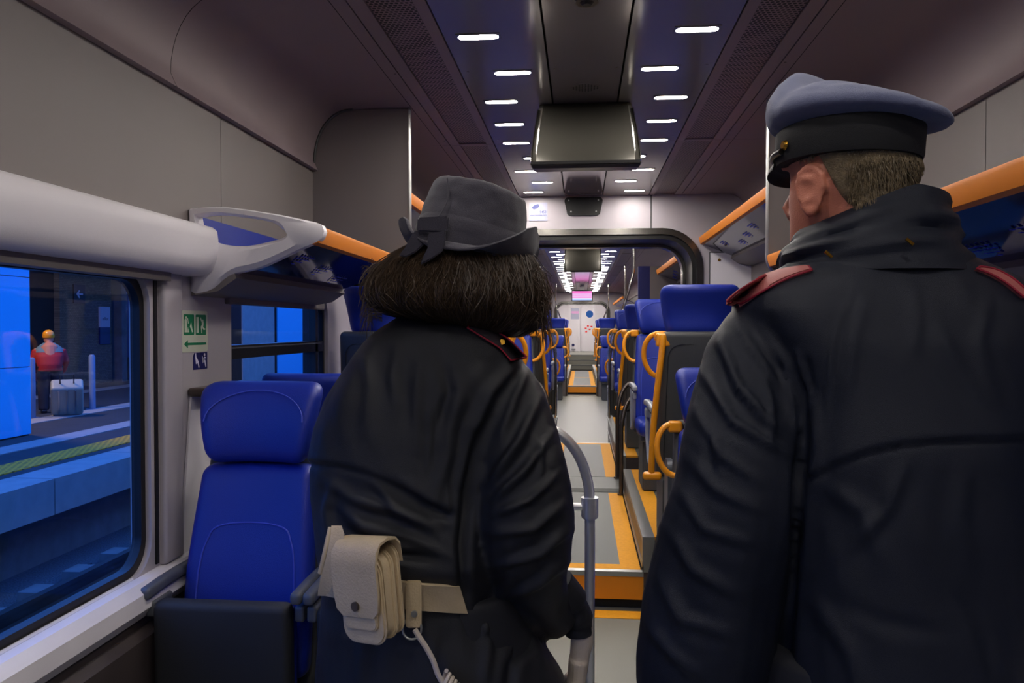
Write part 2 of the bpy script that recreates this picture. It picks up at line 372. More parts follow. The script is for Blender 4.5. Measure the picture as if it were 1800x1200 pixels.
# overhead partition wings with rounded inner corner
for s, side in ((-1,'left'),(1,'right')):
    outl = [(1.26,1.66),(1.26,2.19)]+[(1.06+0.185*math.sin(t)**0.9-0.004, HZ-0.235*(1-math.cos(t))-0.004) for t in [i/10*math.pi/2 for i in range(10, 0, -1)]]+[(1.06, HZ-0.004),(0.800,HZ-0.004)]
    outl += [(0.800,1.76)]+[(0.885-0.085*math.cos(t), 1.76-0.085*math.sin(t)) for t in [i/6*math.pi/2 for i in range(1,7)]]+[(1.26,1.672)]
    b = MB(); b.prism([(s*x, z) for x, z in outl], 'y', 3.46, 3.50)
    edge = [Vector((s*x, 3.48, z)) for x, z in outl if x <= 1.2 or z > 2.0]
    S(b, 'wall_partition_'+side, M['wall'])
    b = MB(); b.tube([Vector((s*x, 3.455, z)) for x, z in outl[1:13]], 0.006, 6); S(b, 'trim_10', M['shell'])
    b = MB(); b.tube([Vector((s*x, 3.48, z)) for x, z in outl[13:-1]], 0.023, 8, flat=0.25); S(b, 'trim_11', M['alu'])

# portals -----------------------------------------------------------------
def portal(y, t=0.06, hw=0.895, top=2.195, deep=0.5, r=0.30):
    b = MB(); a, c = -1.30, 1.30
    o = rrect(-hw, hw, -0.2, top, r, 8)
    holed(b, (a, c, -0.4, HZ+0.03), o, 'y', y, y+t); S(b, 'wall_portal', M['pillar'])
    S(MB().box((0.505, y-0.002, top-0.01), (0.513, y+0.002, HZ)), 'trim_12', M['dark'], smooth=False)
    def ring(r0, r1, y0, y1, m):
        bb = MB(); P = rrect(-hw+r0, hw-r0, -0.2, top-r0, r-r0, 8); Q = rrect(-hw+r1, hw-r1, -0.2, top-r1, max(0.03, r-r1), 8)
        R = [[Vector((x, y0, z)) for x, z in P], [Vector((x, y1, z)) for x, z in P], [Vector((x, y1, z)) for x, z in Q], [Vector((x, y0, z)) for x, z in Q]]
        R.append(R[0]); bb.loft(R, caps=False); return S(bb, 'trim_13', m)
    ring(-0.004, 0.042, y-0.012, y+0.05, M['portal']); ring(0.042, 0.075, y+0.02, y+deep-0.02, M['blackpl'])
    ring(0.062, 0.10, y+deep-0.12, y+deep+0.0, M['portal'])
    bb = MB(); P = rrect(-hw, hw, -0.2, top, r, 8); R = [[Vector((x, q, z)) for x, z in P] for q in (y+0.05, y+deep)]; bb.loft(R, caps=False); S(bb, 'wall_gangway', M['blackpl'])
portal(YE, deep=0.5)
b = MB(); holed(b, (-1.3, 1.3, -0.4, HZ+0.03), rrect(-0.895, 0.895, -0.2, 2.195, 0.30, 8), 'y', YG-0.06, YG); S(b, 'wall_gangway', M['white'])
portal(Y2, deep=0.12, hw=0.80)
# ------------------------------------------------------------ ceiling lamps
lamp_names = ['nearest','second','third','fourth','fifth','sixth','seventh','eighth','ninth','tenth','eleventh','twelfth','thirteenth','fourteenth','fifteenth','sixteenth','seventeenth','eighteenth','nineteenth','twentieth','twenty-first','twenty-second','twenty-third','twenty-fourth','twenty-fifth','twenty-sixth','twenty-seventh','twenty-eighth','twenty-ninth','thirtieth','thirty-first','thirty-second','thirty-third','thirty-fourth','thirty-fifth']
lr = empty('ceiling_lamp', (0,0,HZ))
b = MB(); P = rrect(-0.070, 0.070, -0.021, 0.021, 0.019, 5); b.prism(P, 'z', -0.0015, 0.003); lens0 = b.build('lens', M['lens'], lr)
b = MB(); holed(b, (-0.077, 0.077, -0.028, 0.028), P, 'z', -0.0022, 0.002); rim0 = b.build('rim', M['ceil'], lr)
def place_lamp(x, y, label, group=None, first=[True]):
    if first[0]: o = lr; first[0] = False
    else: o = copy_tree(lr)
    o.location = (x, y, HZ-0.001); tag(o, label, 'ceiling light', group); return o
pat = 'ABAAABABA'
for s, sd in ((-1,'left'),(1,'right')):
    for k in range(9):
        x = s*(0.370 if pat[k] == 'A' else 0.285)
        place_lamp(x, 2.64+0.382*k, 'lit white slot lamp in the %s ceiling panel, %s along from the camera, near coach' % (sd, lamp_names[k]), 'slot lamps in the near coach ceiling')
    for k in range(11):   # behind the camera, they light the backs
        if k % 2 == 0: place_lamp(s*0.37, 2.20-0.45*k, 'lit white slot lamp in the %s ceiling panel behind the photographer, %s back' % (sd, lamp_names[k//2]), 'slot lamps behind the photographer')
    for k in range(34):
        yy = 9.05+0.382*k
        if yy > Y2-0.2: break
        p = 'ABAAABABA'[(k+1) % 9]
        place_lamp(s*(0.370 if p == 'A' else 0.285), yy, 'lit white slot lamp in the %s ceiling panel beyond the gangway, %s along' % (sd, lamp_names[k]), 'slot lamps in the far coach ceiling')
    for k in range(10): place_lamp(s*0.37, 22.9+k*0.38, 'added unseen slot lamp %s of the far stairs, %s along' % (sd, lamp_names[k]), 'added lamps over the far stairs')  # hidden row, added to brighten the far door
    for k in range(4): place_lamp(s*0.37, 6.75+k*0.5, 'lit white slot lamp just past the gangway, %s side, %s along' % (sd, lamp_names[k]), 'slot lamps just past the gangway')
# ------------------------------------------------------------ ceiling fittings
def hang_box(y, label):
    root = empty('ceiling_display_housing', (0, y, HZ), 0, label, 'display housing')
    # back of a hanging display, leaning towards the near side at its foot
    b = MB(); rings = []
    for z, yf, hw in ((-0.002, 0.0, 0.205), (-0.03, -0.03, 0.208), (-0.16, -0.20, 0.212), (-0.30, -0.375, 0.214), (-0.345, -0.415, 0.214)):
        rings.append([Vector((x, yy, z)) for x, yy in ((-hw, yf+0.02), (-hw+0.02, yf), (hw-0.02, yf), (hw, yf+0.02), (hw, max(yf+0.05, 0.10+0.9*z)), (-hw, max(yf+0.05, 0.10+0.9*z)))])
    b.loft(rings); b.build('housing', M['housing'], root, angle=30)
    for s in (-1, 1):
        b = MB(); b.loft([[Vector((s*(hw+d), yf+e, z)) for d, e in ((0,0.0),(0.004,0.0),(0.004,0.03),(0,0.03))] for z, yf, hw in ((-0.03,-0.03,0.208),(-0.16,-0.20,0.212),(-0.30,-0.375,0.214),(-0.345,-0.415,0.214))])
        b.build('side_trim', M['chrome'], root)
    b = MB().box((-0.216, -0.42, -0.362), (0.216, -0.355, -0.345)); b.build('bottom_lip', M['dark'], root, bevel=0.004)
    return root
M['housing'] = mat('grey_metallic_housing', (76,74,68), 0.28, 0.6, 0.1, 800)
hang_box(3.46, 'grey metal display housing hanging from the ceiling in the near coach')
hang_box(9.3, 'dark display housing hanging from the ceiling beyond the gangway')
# smoke detector and speaker grille in centre panel
r = empty('smoke_detector', (0.0, 2.38, HZ), 0, 'round dark detector set in the centre ceiling panel near the top edge', 'smoke detector')
b = MB(); b.disc((0,0,0), (0,0,-1), 0.036, 0.008, 24); b.build('ring', M['bronze'], r); b = MB(); b.disc((0,0,-0.008), (0,0,-1), 0.022, 0.008, 20, 0.014); b.build('sensor', M['blackpl'], r)
r = empty('speaker_grille', (0.0, 3.24, HZ), 0, 'small round perforated speaker grille in the centre ceiling panel', 'speaker grille')
b = MB(); b.disc((0,0,0), (0,0,-1), 0.062, 0.0015, 28); b.build('plate', M['ceil_mid'], r)
b = MB()
for i in range(-4, 5):
    for j in range(-4, 5):
        if i*i+j*j < 18: b.disc((i*0.0125, j*0.0125, -0.0012), (0,0,-1), 0.0036, 0.0008, 8)
b.build('holes', M['dark'], r)
# screws in ceiling panels
b = MB()
for y in (2.27, 3.0, 4.1, 4.4):
    for x in (-0.12, 0.12, -0.46, 0.46, -0.75, 0.75): b.disc((x, y, HZ), (0,0,-1), 0.005, 0.0012, 10)
S(b, 'ceiling', M['bronze'])
# speaker plate over the portal
r = empty('speaker_plate', (0.0, YE-0.012, 2.375), 0, 'black rounded plate with four bolts above the gangway opening', 'speaker plate')
pl = [(-0.142,0.05)]; P = []
for (cx, cz, a0) in ((0.115,0.035,0),(-0.115,0.035,90),(-0.098,-0.045,180),(0.098,-0.045,270)): P += arc(cx, cz, 0.03, a0, a0+90, 5)
b = MB(); b.prism(P, 'y', -0.006, 0.012); b.build('plate', M['blackpl'], r, bevel=0.002)
for x, z in ((-0.112,0.04),(0.112,0.04),(-0.095,-0.045),(0.095,-0.045)):
    b = MB(); b.disc((x, -0.006, z), (0,-1,0), 0.006, 0.003, 10); b.build('bolt', M['alu'], r)
# sticker
r = empty('notice_sticker', (-0.345, YE-0.003, 2.335), 0, 'small white notice with a blue pictogram on the wall above the gangway', 'sticker')
M['paper'] = mat('sticker_paper', (172,176,200), 0.4); M['bluep'] = mat('sticker_blue', (50,62,140), 0.4); M['palep'] = mat('sticker_pale', (176,186,226), 0.4)
MB().box((-0.07,-0.002,-0.07),(0.07,0.002,0.07)).build('film', M['paper'], r, smooth=False)
RX = Matrix.Rotation(math.pi/2, 4, 'X')
b = MB(); b.prism([(-0.052,0.03),(-0.03,0.05),(0.0,0.058),(0.008,0.04),(-0.008,0.025),(-0.035,0.018)], 'y', -0.0035, -0.002); b.build('pictogram', M['bluep'], r)
text('5453', 'number', M['bluep'], 0.026, Matrix.Translation((0.036, -0.003, -0.004)) @ RX, r)
text('www.trenitalia.com', 'caption', M['bluep'], 0.016, Matrix.Translation((0.0, -0.003, -0.027)) @ RX, r)
b = MB(); [b.box((-0.055,-0.003,-0.042-k*0.008),(0.05,-0.002,-0.039-k*0.008)) for k in range(3)]; b.build('fine_print', M['palep'], r, smooth=False)
# locker door right of the portal
r = empty('locker_door', (1.10, YE-0.004, 1.9), 0, 'pale square access panel with brass lock on the end wall', 'access panel')
b = MB(); holed(b, (-0.158,0.158,-0.195,0.115), rrect(-0.152,0.152,-0.19,0.11,0.006,2), 'y', -0.002, 0.002); b.build('frame', M['shell'], r)
MB().box((-0.15,-0.004,-0.188),(0.15,0.002,0.108)).build('panel', M['white'], r, smooth=False)
b = MB(); b.disc((-0.085,-0.004,0.055),(0,-1,0),0.011,0.005,14); b.build('lock', M['brass'], r)
# screen above the second portal
M['scr'] = None
def screen_mat():
    m = bpy.data.materials.new('passenger_screen'); m.use_nodes = True; nt = m.node_tree; b = nt.nodes['Principled BSDF']
    tc = nt.nodes.new('ShaderNodeTexCoord'); sx = nt.nodes.new('ShaderNodeSeparateXYZ'); nt.links.new(tc.outputs['Object'], sx.inputs[0])
    mr = nt.nodes.new('ShaderNodeMapRange'); mr.inputs[1].default_value = -0.11; mr.inputs[2].default_value = 0.11; nt.links.new(sx.outputs[2], mr.inputs[0])
    cr = nt.nodes.new('ShaderNodeValToRGB'); cr.color_ramp.interpolation = 'CONSTANT'; nt.links.new(mr.outputs[0], cr.inputs[0])
    cols = [(0.0,(0.45,0.6,1)),(0.16,(0.75,0.8,1)),(0.24,(0.9,0.25,0.7)),(0.42,(0.85,0.6,0.9)),(0.5,(0.9,0.2,0.65)),(0.62,(0.8,0.55,0.9)),(0.72,(0.95,0.15,0.6))]
    while len(cr.color_ramp.elements) < len(cols): cr.color_ramp.elements.new(0.5)
    for e, (p, c) in zip(cr.color_ramp.elements, cols): e.position = p; e.color = (*c, 1)
    nt.links.new(cr.outputs[0], b.inputs['Emission Color']); b.inputs['Emission Strength'].default_value = 1.0; b.inputs['Base Color'].default_value = (0.01,0.01,0.01,1); return m
r = empty('passenger_display', (0.0, 18.6, 2.21), 0, 'hanging passenger display with a glowing pink and blue screen', 'display')
b = MB(); b.rbox((0,0.05,0), (0.255,0.05,0.135), 0.012); b.build('casing', M['blackpl'], r)
MB().box((-0.235,-0.006,-0.11),(0.235,0.0,0.11)).build('screen', screen_mat(), r, smooth=False)
MB().box((-0.05,0.02,0.13),(0.05,0.07,0.24)).build('bracket', M['alu'], r, smooth=False)
# far end door
r = empty('door_1', (0, YF-0.05, 0.61)); r['kind'] = 'structure'
MB().box((-0.47,-0.02,0),(-0.045,0.04,1.82)).build('leaf', M['white'], r, bevel=0.01); MB().box((-0.035,-0.02,0),(0.47,0.04,1.82)).build('leaf', M['white'], r, bevel=0.01)
b = MB(); b.disc((0.27,-0.02,1.30),(0,-1,0),0.125,0.012,28); b.build('round_window', mat('door_porthole', (30,90,170), 0.2), r)
MB().box((-0.38,-0.024,1.12),(-0.09,-0.02,1.5)).build('notice', M['paper'], r, smooth=False); MB().box((-0.36,-0.026,1.32),(-0.11,-0.024,1.40)).build('notice_print', mat('pink_print', (230,170,220), 0.4), r, smooth=False)
red = mat('red_sign_print', (230,60,60), 0.4)
for x, z in ((0.10,0.78),(0.18,0.86),(0.30,0.84),(0.12,0.66),(0.24,0.74)): MB().box((x,-0.026,z),(x+0.07,-0.02,z+0.05)).build('warning_label', red, r, smooth=False)
b = MB(); b.disc((-0.30,-0.02,0.22),(0,-1,0),0.05,0.03,16); b.build('handle', M['cleat'], r); MB().box((-0.36,-0.05,0.05),(-0.22,-0.02,0.09)).build('handle', M['arm'], r, smooth=False)

# ------------------------------------------------------------ luggage racks
def dots(b, s, y0, y1, x0, x1, z0, z1, step=0.045):
    ny = int((y1-y0)/0.30)
    random.seed(4)
    for k in range(ny):
        for i in range(5):
            for j in range(4-abs(i-2)):
                y = y0+0.12+k*0.30+i*0.026; t = 0.25+0.15*(k % 3)+j*0.07
                x = s*(x0+(x1-x0)*t); z = z0+(z1-z0)*t-0.004
                b.box((x-0.0045, y-0.005, z-0.001), (x+0.0045, y+0.005, z+0.001))
def rack(s, y0, y1, zr, xr, label, bracket=False):
    """zr: height of the rail, xr: distance of the rail from the centre line; the shelf falls to the wall"""
    root = empty('luggage_rack', (0, y0, 0), 0, label, 'luggage rack', 'overhead luggage racks')
    L = y1-y0; zi = zr-0.13
    b = MB(); b.loft([[Vector((s*x, y, z)) for x, z in ((xr-0.020,zr+0.010),(xr-0.022,zr-0.002),(xr-0.010,zr-0.040),(xr+0.010,zr-0.046),(xr+0.020,zr-0.03),(xr+0.004,zr+0.014))] for y in (0, L)]); b.build('front_rail', M['rail'], root, angle=50)
    b = MB(); b.loft([[Vector((s*x, y, z)) for x, z in ((xr+0.010,zr-0.030),(xr+0.010,zr-0.044),(1.13,zi-0.008),(1.13,zi+0.006))] for y in (0.01, L-0.005)]); b.build('glass_shelf', M['rackg'], root)
    b = MB(); b.loft([[Vector((s*x, y, z)) for x, z in ((1.11,zi+0.01),(1.10,zi-0.02),(1.16,zi-0.06),(1.249,zi-0.075),(1.249,zi+0.05))] for y in (0.0, L)]); b.build('wall_bracket', M['wall'], root)
    b = MB(); dots(b, s, 0, L, xr+0.02, 1.12, zr-0.044, zi-0.009); b.build('printed_dots', M['rackd'], root, smooth=False)['kind'] = 'stuff'
    if bracket:
        # open loop shaped end piece
        # cross-section (x,z): leaf outline with a hole
        out = smooth_path([(1.249,0,zr+0.07),(1.15,0,zr+0.075),(1.0,0,zr+0.055),(xr+0.03,0,zr+0.03),(xr-0.025,0,zr+0.012),(xr-0.02,0,zr-0.03),(xr+0.05,0,zr-0.06),(1.02,0,zr-0.115),(1.12,0,zr-0.14),(1.18,0,zr-0.185),(1.249,0,zr-0.20)], 5)
        inn = smooth_path([(1.225,0,zr+0.045),(1.15,0,zr+0.052),(1.0,0,zr+0.03),(xr+0.10,0,zr+0.0),(xr+0.09,0,zr-0.018),(xr+0.14,0,zr-0.035),(1.08,0,zr-0.05),(1.17,0,zr-0.035),(1.215,0,zr+0.0)], 5)
        N = 56
        def res(P, n, closed):
            P = P+[P[0]] if closed else P; d = [0]
            for a, c in zip(P[:-1], P[1:]): d.append(d[-1]+(c-a).length)
            o = []
            for i in range(n):
                t = d[-1]*i/n; k = max(j for j in range(len(d)) if d[j] <= t+1e-9); k = min(k, len(P)-2); u = (t-d[k])/max(1e-9, d[k+1]-d[k]); o.append(P[k].lerp(P[k+1], u))
            return o
        O = res(out, N, True); I = res(inn, N, True); b = MB(); R = []
        # align starting points: both begin at the wall top and run the same way
        for dy, e in ((-0.012,0.0),(-0.02,0.008),):
            pass
        def ring(P, y): return [Vector((s*p.x, y, p.z)) for p in P]
        mid = [o.lerp(i, 0.5) for o, i in zip(O, I)]
        b.loft([ring(O, 0.0), ring([o.lerp(i,0.2) for o,i in zip(O,I)], -0.018), ring([o.lerp(i,0.8) for o,i in zip(O,I)], -0.018), ring(I, 0.0), ring(I, 0.03), ring(O, 0.03), ring(O, 0.0)], caps=False)
        b.build('end_bracket', M['white'], root, angle=50)
        b = MB(); b.loft([[Vector((s*x, y, z)) for x, z in ((1.245,zr+0.05),(1.245,zr-0.04),(1.20,zr-0.05),(1.10,zr-0.06),(1.10,zr-0.052),(1.20,zr-0.038),(1.235,zr-0.02),(1.235,zr+0.05))] for y in (0.02, L-0.01)]); b.build('inner_liner', M['blue'], root)
    return root
rack(-1, 2.34, 3.455, 1.755, 0.845, 'low luggage rack with orange rail and loop shaped white end, left side before the partition', True)
rack(1, 1.30, 3.455, 1.755, 0.815, 'low luggage rack with orange rail on the right, behind the capped officer', False)
for s, sd in ((-1,'left'),(1,'right')):
    rack(s, 3.51, YE-0.01, 2.115, 0.885, 'high luggage rack with orange rail between partition and gangway, %s side' % sd)
    rack(s, 7.2, 9.2, 2.115, 0.885, 'high luggage rack with orange rail just beyond the gangway, %s side' % sd)
    rack(s, 16.9, 21.8, 2.115, 0.885, 'distant luggage rack over the far raised seats, %s side' % sd)

# ------------------------------------------------------------ seats
def make_seat(kind):
    """local frame: occupant faces +y, z=0 the surface the seat stands on, x centre"""
    root = empty('train_seat', (0,0,0)); w = 0.200
    low = kind == 'fold'
    def lean(x, y, z, zo): return (x, y-0.20*max(0, (z+zo-0.45)), z)
    # headrest with wings curling forward
    def hd(x, y, z):
        u = (z+0.12)/0.24; k = 1.0-0.20*max(0.0, 1-u)**1.3
        return (x*k, y*(1.0)+1.35*abs(x)**2.2-0.20*(z+1.16-0.45)+0.02*math.sin(u*3.1), z)
    b = MB(); b.rbox((0,0,1.16), (0.19,0.052,0.122), 0.045, hd, n=8); b.build('headrest', M['blue'], root)
    b = MB(); b.tube([Vector(hd(0.165*math.cos(t), 0.056, -0.0+0.098*math.sin(t)))+Vector((0,0,1.16)) for t in [math.radians(a) for a in range(5, 176, 10)]], 0.002, 6); b.build('stitching', M['seam'], root)
    def bk(x, y, z):
        return (x*(1.0-0.10*max(0, z)/0.3), y+0.5*abs(x)**2.0-0.20*(z+0.74-0.45)+0.012*math.cos(z*6), z)
    b = MB(); b.rbox((0,0,0.735), (w-0.008,0.042,0.298), 0.035, bk, n=8); b.build('backrest', M['blue'], root)
    # raised lumbar welt
    P = [(-0.15,-0.27),(-0.145,0.0),(-0.13,0.09)]+[(-0.10,0.125),(0.0,0.135),(0.10,0.125)]+[(0.13,0.09),(0.145,0.0),(0.15,-0.27)]
    b = MB(); b.tube([Vector(bk(x, 0.043, z))+Vector((0,0,0.735)) for x, _, z in smooth_path([(p[0],0,p[1]) for p in P], 5)], 0.0028, 6); b.build('welt', M['seam'], root)
    # shell behind
    def sh(x, y, z):
        return (x*(1.0-0.08*max(0, z)/0.35), y-0.20*(z+0.70-0.45)-0.35*max(0, 0.04-abs(x)**2)*0.5+0.30*abs(x)**2, z)
    b = MB(); b.rbox((0,-0.065,0.70), (w+0.002,0.036,0.36), 0.028, sh, n=8); b.build('back_shell', M['shell'], root)
    b = MB(); b.tube([Vector(sh(x, -0.0385, z))+Vector((0,-0.065,0.70)) for x, z in rrect(-0.165,0.165,-0.30,0.30,0.06,5)+[(0.165,0.24)]], 0.0022, 6); b.build('shell_moulding', M['pan'], root)
    if low:
        b = MB(); b.rbox((0,0.145,0.485), (0.193,0.03,0.215), 0.022, lambda x,y,z:(x,y+0.02*z,z)); b.build('seat_cushion', M['pan'], root)
        b = MB(); b.rbox((0,0.105,0.48), (0.188,0.022,0.20), 0.02); b.build('seat_padding', M['blue'], root)
        for sx in (-1, 1):
            b = MB(); b.tube([(sx*0.215,0.03,0.28),(sx*0.215,0.13,0.30),(sx*0.215,0.20,0.24),(sx*0.215,0.21,0.12)], 0.014, 8, flat=0.9); b.build('hinge_bracket', M['alu'], root)
    else:
        b = MB(); b.rbox((0,0.235,0.43), (w-0.005,0.235,0.05), 0.04, lambda x,y,z:(x,y,z+0.06*(y)*0.4-0.02*math.cos(y*6))); b.build('seat_cushion', M['blue'], root)
        b = MB(); b.rbox((0,0.20,0.365), (w-0.02,0.21,0.025), 0.015); b.build('seat_base', M['shell'], root)
    b = MB(); b.box((-0.16,-0.05,0.0),(0.16,0.10 if low else 0.30,0.34 if not low else 0.26)); b.build('pedestal', M['shell'], root, bevel=0.01)
    for sx in (-1, 1):
        b = MB(); b.rbox((sx*0.2125, 0.0 if low else 0.13, 0.708 if low else 0.665), (0.0165,0.18 if low else 0.20,0.017), 0.012, lambda x,y,z:(x,y,z+0.02*math.cos(y*5)))
        b.rbox((sx*0.2125, 0.10 if low else 0.24, 0.670 if low else 0.628), (0.014,0.05,0.022), 0.008); b.build('armrest', M['arm'] if not low else M['armd'], root)
        if not low:
            b = MB(); b.tube([(sx*0.2125,0.26,0.655),(sx*0.2130,0.235,0.50),(sx*0.2130,0.14,0.40),(sx*0.2130,0.0,0.38)], 0.014, 8, flat=0.9); b.tube([(sx*0.2125,-0.02,0.655),(sx*0.2130,0.0,0.50),(sx*0.2130,0.04,0.38)], 0.013, 8, flat=0.9); b.build('armrest_frame', M['arm'], root)
    return root
M['seam'] = mat('blue_seat_stitching', (60,78,190), 0.5)
def ring_handle(parent, s):
    """orange D ring on the aisle side of the headrest; s=+1 aisle at local +x"""
    b = MB(); pts = smooth_path([(s*0.165,-0.13,1.035),(s*0.215,-0.12,1.045),(s*0.250,-0.11,1.01),(s*0.262,-0.10,0.955),(s*0.252,-0.095,0.90),(s*0.222,-0.09,0.855),(s*0.185,-0.085,0.84)], 6)
    b.tube(pts, 0.0125, 10); b.rbox((s*0.185,-0.13,1.038), (0.03,0.022,0.024), 0.012); return b.build('ring_handle', M['orange'], parent)
def side_pole(parent, s):
    b = MB(); b.rbox((s*0.178,-0.185,1.020), (0.035,0.022,0.032), 0.012); b.build('pole_clamp', M['orange'], parent)
    b = MB(); pts = smooth_path([(s*0.180,-0.20,1.04),(s*0.185,-0.207,0.98),(s*0.205,-0.20,0.80),(s*0.222,-0.18,0.60),(s*0.228,-0.165,0.44),(s*0.228,-0.155,0.375)], 5)
    b.tube(pts, [0.017]*3+[0.0155]*(len(pts)-3), 10); b.rbox((s*0.225,-0.155,0.37), (0.045,0.020,0.020), 0.016); return b.build('grab_pole', M['orange'], parent)
protos = {}
for k in ('fold', 'fixed'): protos[k] = make_seat(k)
used = {'fold': False, 'fixed': False}
def seat(kind, x, y, z, face, label, group, ring=False, pole=False):
    if used[kind]: o = copy_tree(protos[kind])
    else: o = protos[kind]; used[kind] = True
    pend.append((o, x, y, z, face, label, group, ring, pole)); return o
pend = []
def place_seats():
    for o, x, y, z, face, label, group, ring, pole in pend:
        o.location = (x, y, z); o.rotation_euler = (0,0,0 if face > 0 else math.pi); tag(o, label, 'train seat', group)
        aisle = (-1 if x > 0 else 1)*(1 if face > 0 else -1)
        if ring: ring_handle(o, aisle)
        if pole: side_pole(o, aisle)
for s, sd in ((-1,'left'),(1,'right')):
    for xi, (ax, nm) in enumerate(((0.548,'aisle'),(1.008,'window'))):
        if s < 0:
            seat('fold', s*(ax-0.018), 2.16, 0.0, -1, ('blue seat with folded up pan mostly hidden behind the hatted officer','blue seat with folded up dark pan facing the camera beside the large left window')[xi], 'folding seats on the left')
            seat('fixed', s*ax, 2.88, 0.0, 1, 'low blue seat facing away behind the folding seats, %s place' % nm, 'low seats facing away')
        else:
            seat('fixed', s*(ax+0.01), 3.10, 0.0, -1, 'low blue seat with orange ring before the right plinth, %s place' % nm, 'low seats before the right plinth', ring=xi == 0)
        rows = [(3.86,1,'charcoal backed seat just past the step',True,True),(5.40,-1,'blue seat facing back before the gangway',True,False),
                (6.95,1,'charcoal backed seat just beyond the gangway',True,True),(8.75,-1,'blue seat facing back at the plinth end past the gangway',True,True),
                (16.95,1,'distant charcoal backed seat on the far plinth',True,True),(18.4,-1,'distant blue front of seat on far plinth, first bay',True,False),(19.3,1,'distant charcoal backed seat on far plinth, second bay',True,True),(21.0,-1,'distant blue front of seat on far plinth, last row',True,False)]
        for y, fc, tx, rg, po in rows:
            seat('fixed', s*(ax-0.0), y, 0.37, fc, '%s, %s side, %s place' % (tx, sd, nm), 'seats on the raised side plinths', ring=rg and xi == 0, pole=po and xi == 0 and fc > 0)
        for y, fc, tx in ((9.75,1,'low blue seat after the plinth'),(15.6,-1,'low blue seat before the far plinth')):
            seat('fixed', s*ax, y, 0.0, fc, '%s in the distant low section, %s side, %s place' % (tx, sd, nm), 'seats in the far low section', ring=xi == 0)
place_seats()
# bulkheads at the plinth fronts behind the low seats
for s in (-1, 1):
    a, c = sorted((s*0.40, s*1.23)); b = MB().box((a, 3.60, 0.0), (c, 3.98, 0.355)); S(b, 'wall_plinth', M['shell'], smooth=False)
    b = MB(); b.box((min(s*0.372,s*0.41), 3.70, 0.0), (max(s*0.372,s*0.41), 3.975, 0.72)); S(b, 'trim_14', M['shell'])
    b = MB(); b.prism(rrect(3.42,3.56,0.0,0.86,0.045,5), 'x', *sorted((s*0.365, s*0.39))); S(b, 'trim_14', M['armd'])
    b = MB()
    for z in (0.30,0.45,0.60): b.disc((s*0.391, 3.698, z), (0,-1,0), 0.008, 0.004, 12)
    S(b, 'trim_14', M['alu'])
# white draught screen beside the near seat
for s in (-1, 1):
    b = MB(); b.prism([(2.30,0.16),(2.26,0.8),(2.325,1.235),(2.68,1.235),(2.74,0.8),(2.70,0.16)], 'x', *sorted((s*1.242, s*1.249))); S(b, 'trim_15', M['white'])
    b = MB(); b.rbox((s*1.215, 2.50, 1.245), (0.035,0.19,0.014), 0.01); S(b, 'trim_16', M['bronze'])

# ------------------------------------------------------------ rails and poles
def hoop(x, y, s, z0, top, label):
    r = empty('handrail', (x, y, z0), 0, label, 'handrail', 'dark curved handrails by the gangway')
    b = MB(); b.tube(smooth_path([(0,0,0),(0,0,top*0.45),(s*0.005,0.0,top*0.72),(s*0.05,0.03,top*0.92),(s*0.14,0.05,top),(s*0.28,0.05,top)], 6), 0.017, 10); b.build('tube', M['bronze'], r)
    b = MB(); b.disc((0,0,0),(0,0,1),0.028,0.012,14); b.build('foot_flange', M['bronze'], r)
for s, sd in ((-1,'left'),(1,'right')):
    hoop(s*0.285, 5.80, s, 0.19, 0.76, 'dark curved handrail rising from the threshold, %s side, nearer of two' % sd)
    hoop(s*0.285, 6.45, s, 0.19, 0.80, 'dark curved handrail rising from the threshold, %s side, farther of two' % sd)
    for k, (y, xa, za, xb, zb) in enumerate(((9.15,0.60,2.20,0.32,1.15),(12.4,0.68,2.0,0.42,1.15),(17.75,0.60,2.10,0.36,1.3))):
        r = empty('grab_pole', (s*xb, y, 0), 0, 'pale steel S-shaped pole %s, %s side' % (('at the end of the plinth past the gangway','in the distant low section','by the far plinth')[k], sd), 'grab pole', 'curved steel poles beyond the gangway')
        d = xa-xb; b = MB(); b.tube(smooth_path([(s*d,0,HZ),(s*d,0,za-0.05),(s*d*0.85,0,za-0.25),(s*d*0.45,0,(za+zb)/2-0.1),(s*d*0.12,0,zb+0.12),(0,0,zb-0.15),(0,0,0.4),(0,0,0.0)], 6), 0.016, 10); b.build('tube', M['chrome'], r)
        b = MB(); b.disc((0,0,0),(0,0,1),0.03,0.01,14); b.build('foot_flange', M['alu'], r)
    # blue partition by the doors beyond the gangway
    a, c = sorted((s*0.66, s*0.80)); r = tag(MB().box((a, 9.30, 0.0), (c, 9.34, 2.18)).build('draught_screen', M['cleat'], smooth=False), 'tall dark blue partition panel beyond the gangway, %s side' % sd, 'partition', 'partition panels beyond the gangway')
    a, c = sorted((s*0.80, s*1.25)); S(MB().box((a, 9.30, 0.0), (c, 9.34, 2.18)), 'wall_partition', M['wall'], smooth=False)
    r = empty('draught_screen', (s*0.62, 16.2, 0), 0, 'low pale partition with dark tube frame before the far plinth, %s side' % sd, 'partition', 'low partitions before the far plinth')
    P = [(s*x, z) for x, z in [(0.55,0.0),(0.55,1.1),(-0.18,1.1)]+[(-0.18-0.0,1.1),(-0.25,1.05),(-0.28,0.95),(-0.28,0.0)]]
    b = MB(); b.prism(P, 'y', -0.01, 0.01); b.build('panel', M['wall'], r, smooth=False); b = MB(); b.tube(smooth_path([(s*0.55,0,1.11),(s*-0.12,0,1.11),(s*-0.25,0,1.05),(s*-0.29,0,0.92),(s*-0.29,0,0.5),(s*-0.29,0,0.0)], 5), 0.018, 10); b.build('tube_frame', M['bronze'], r)
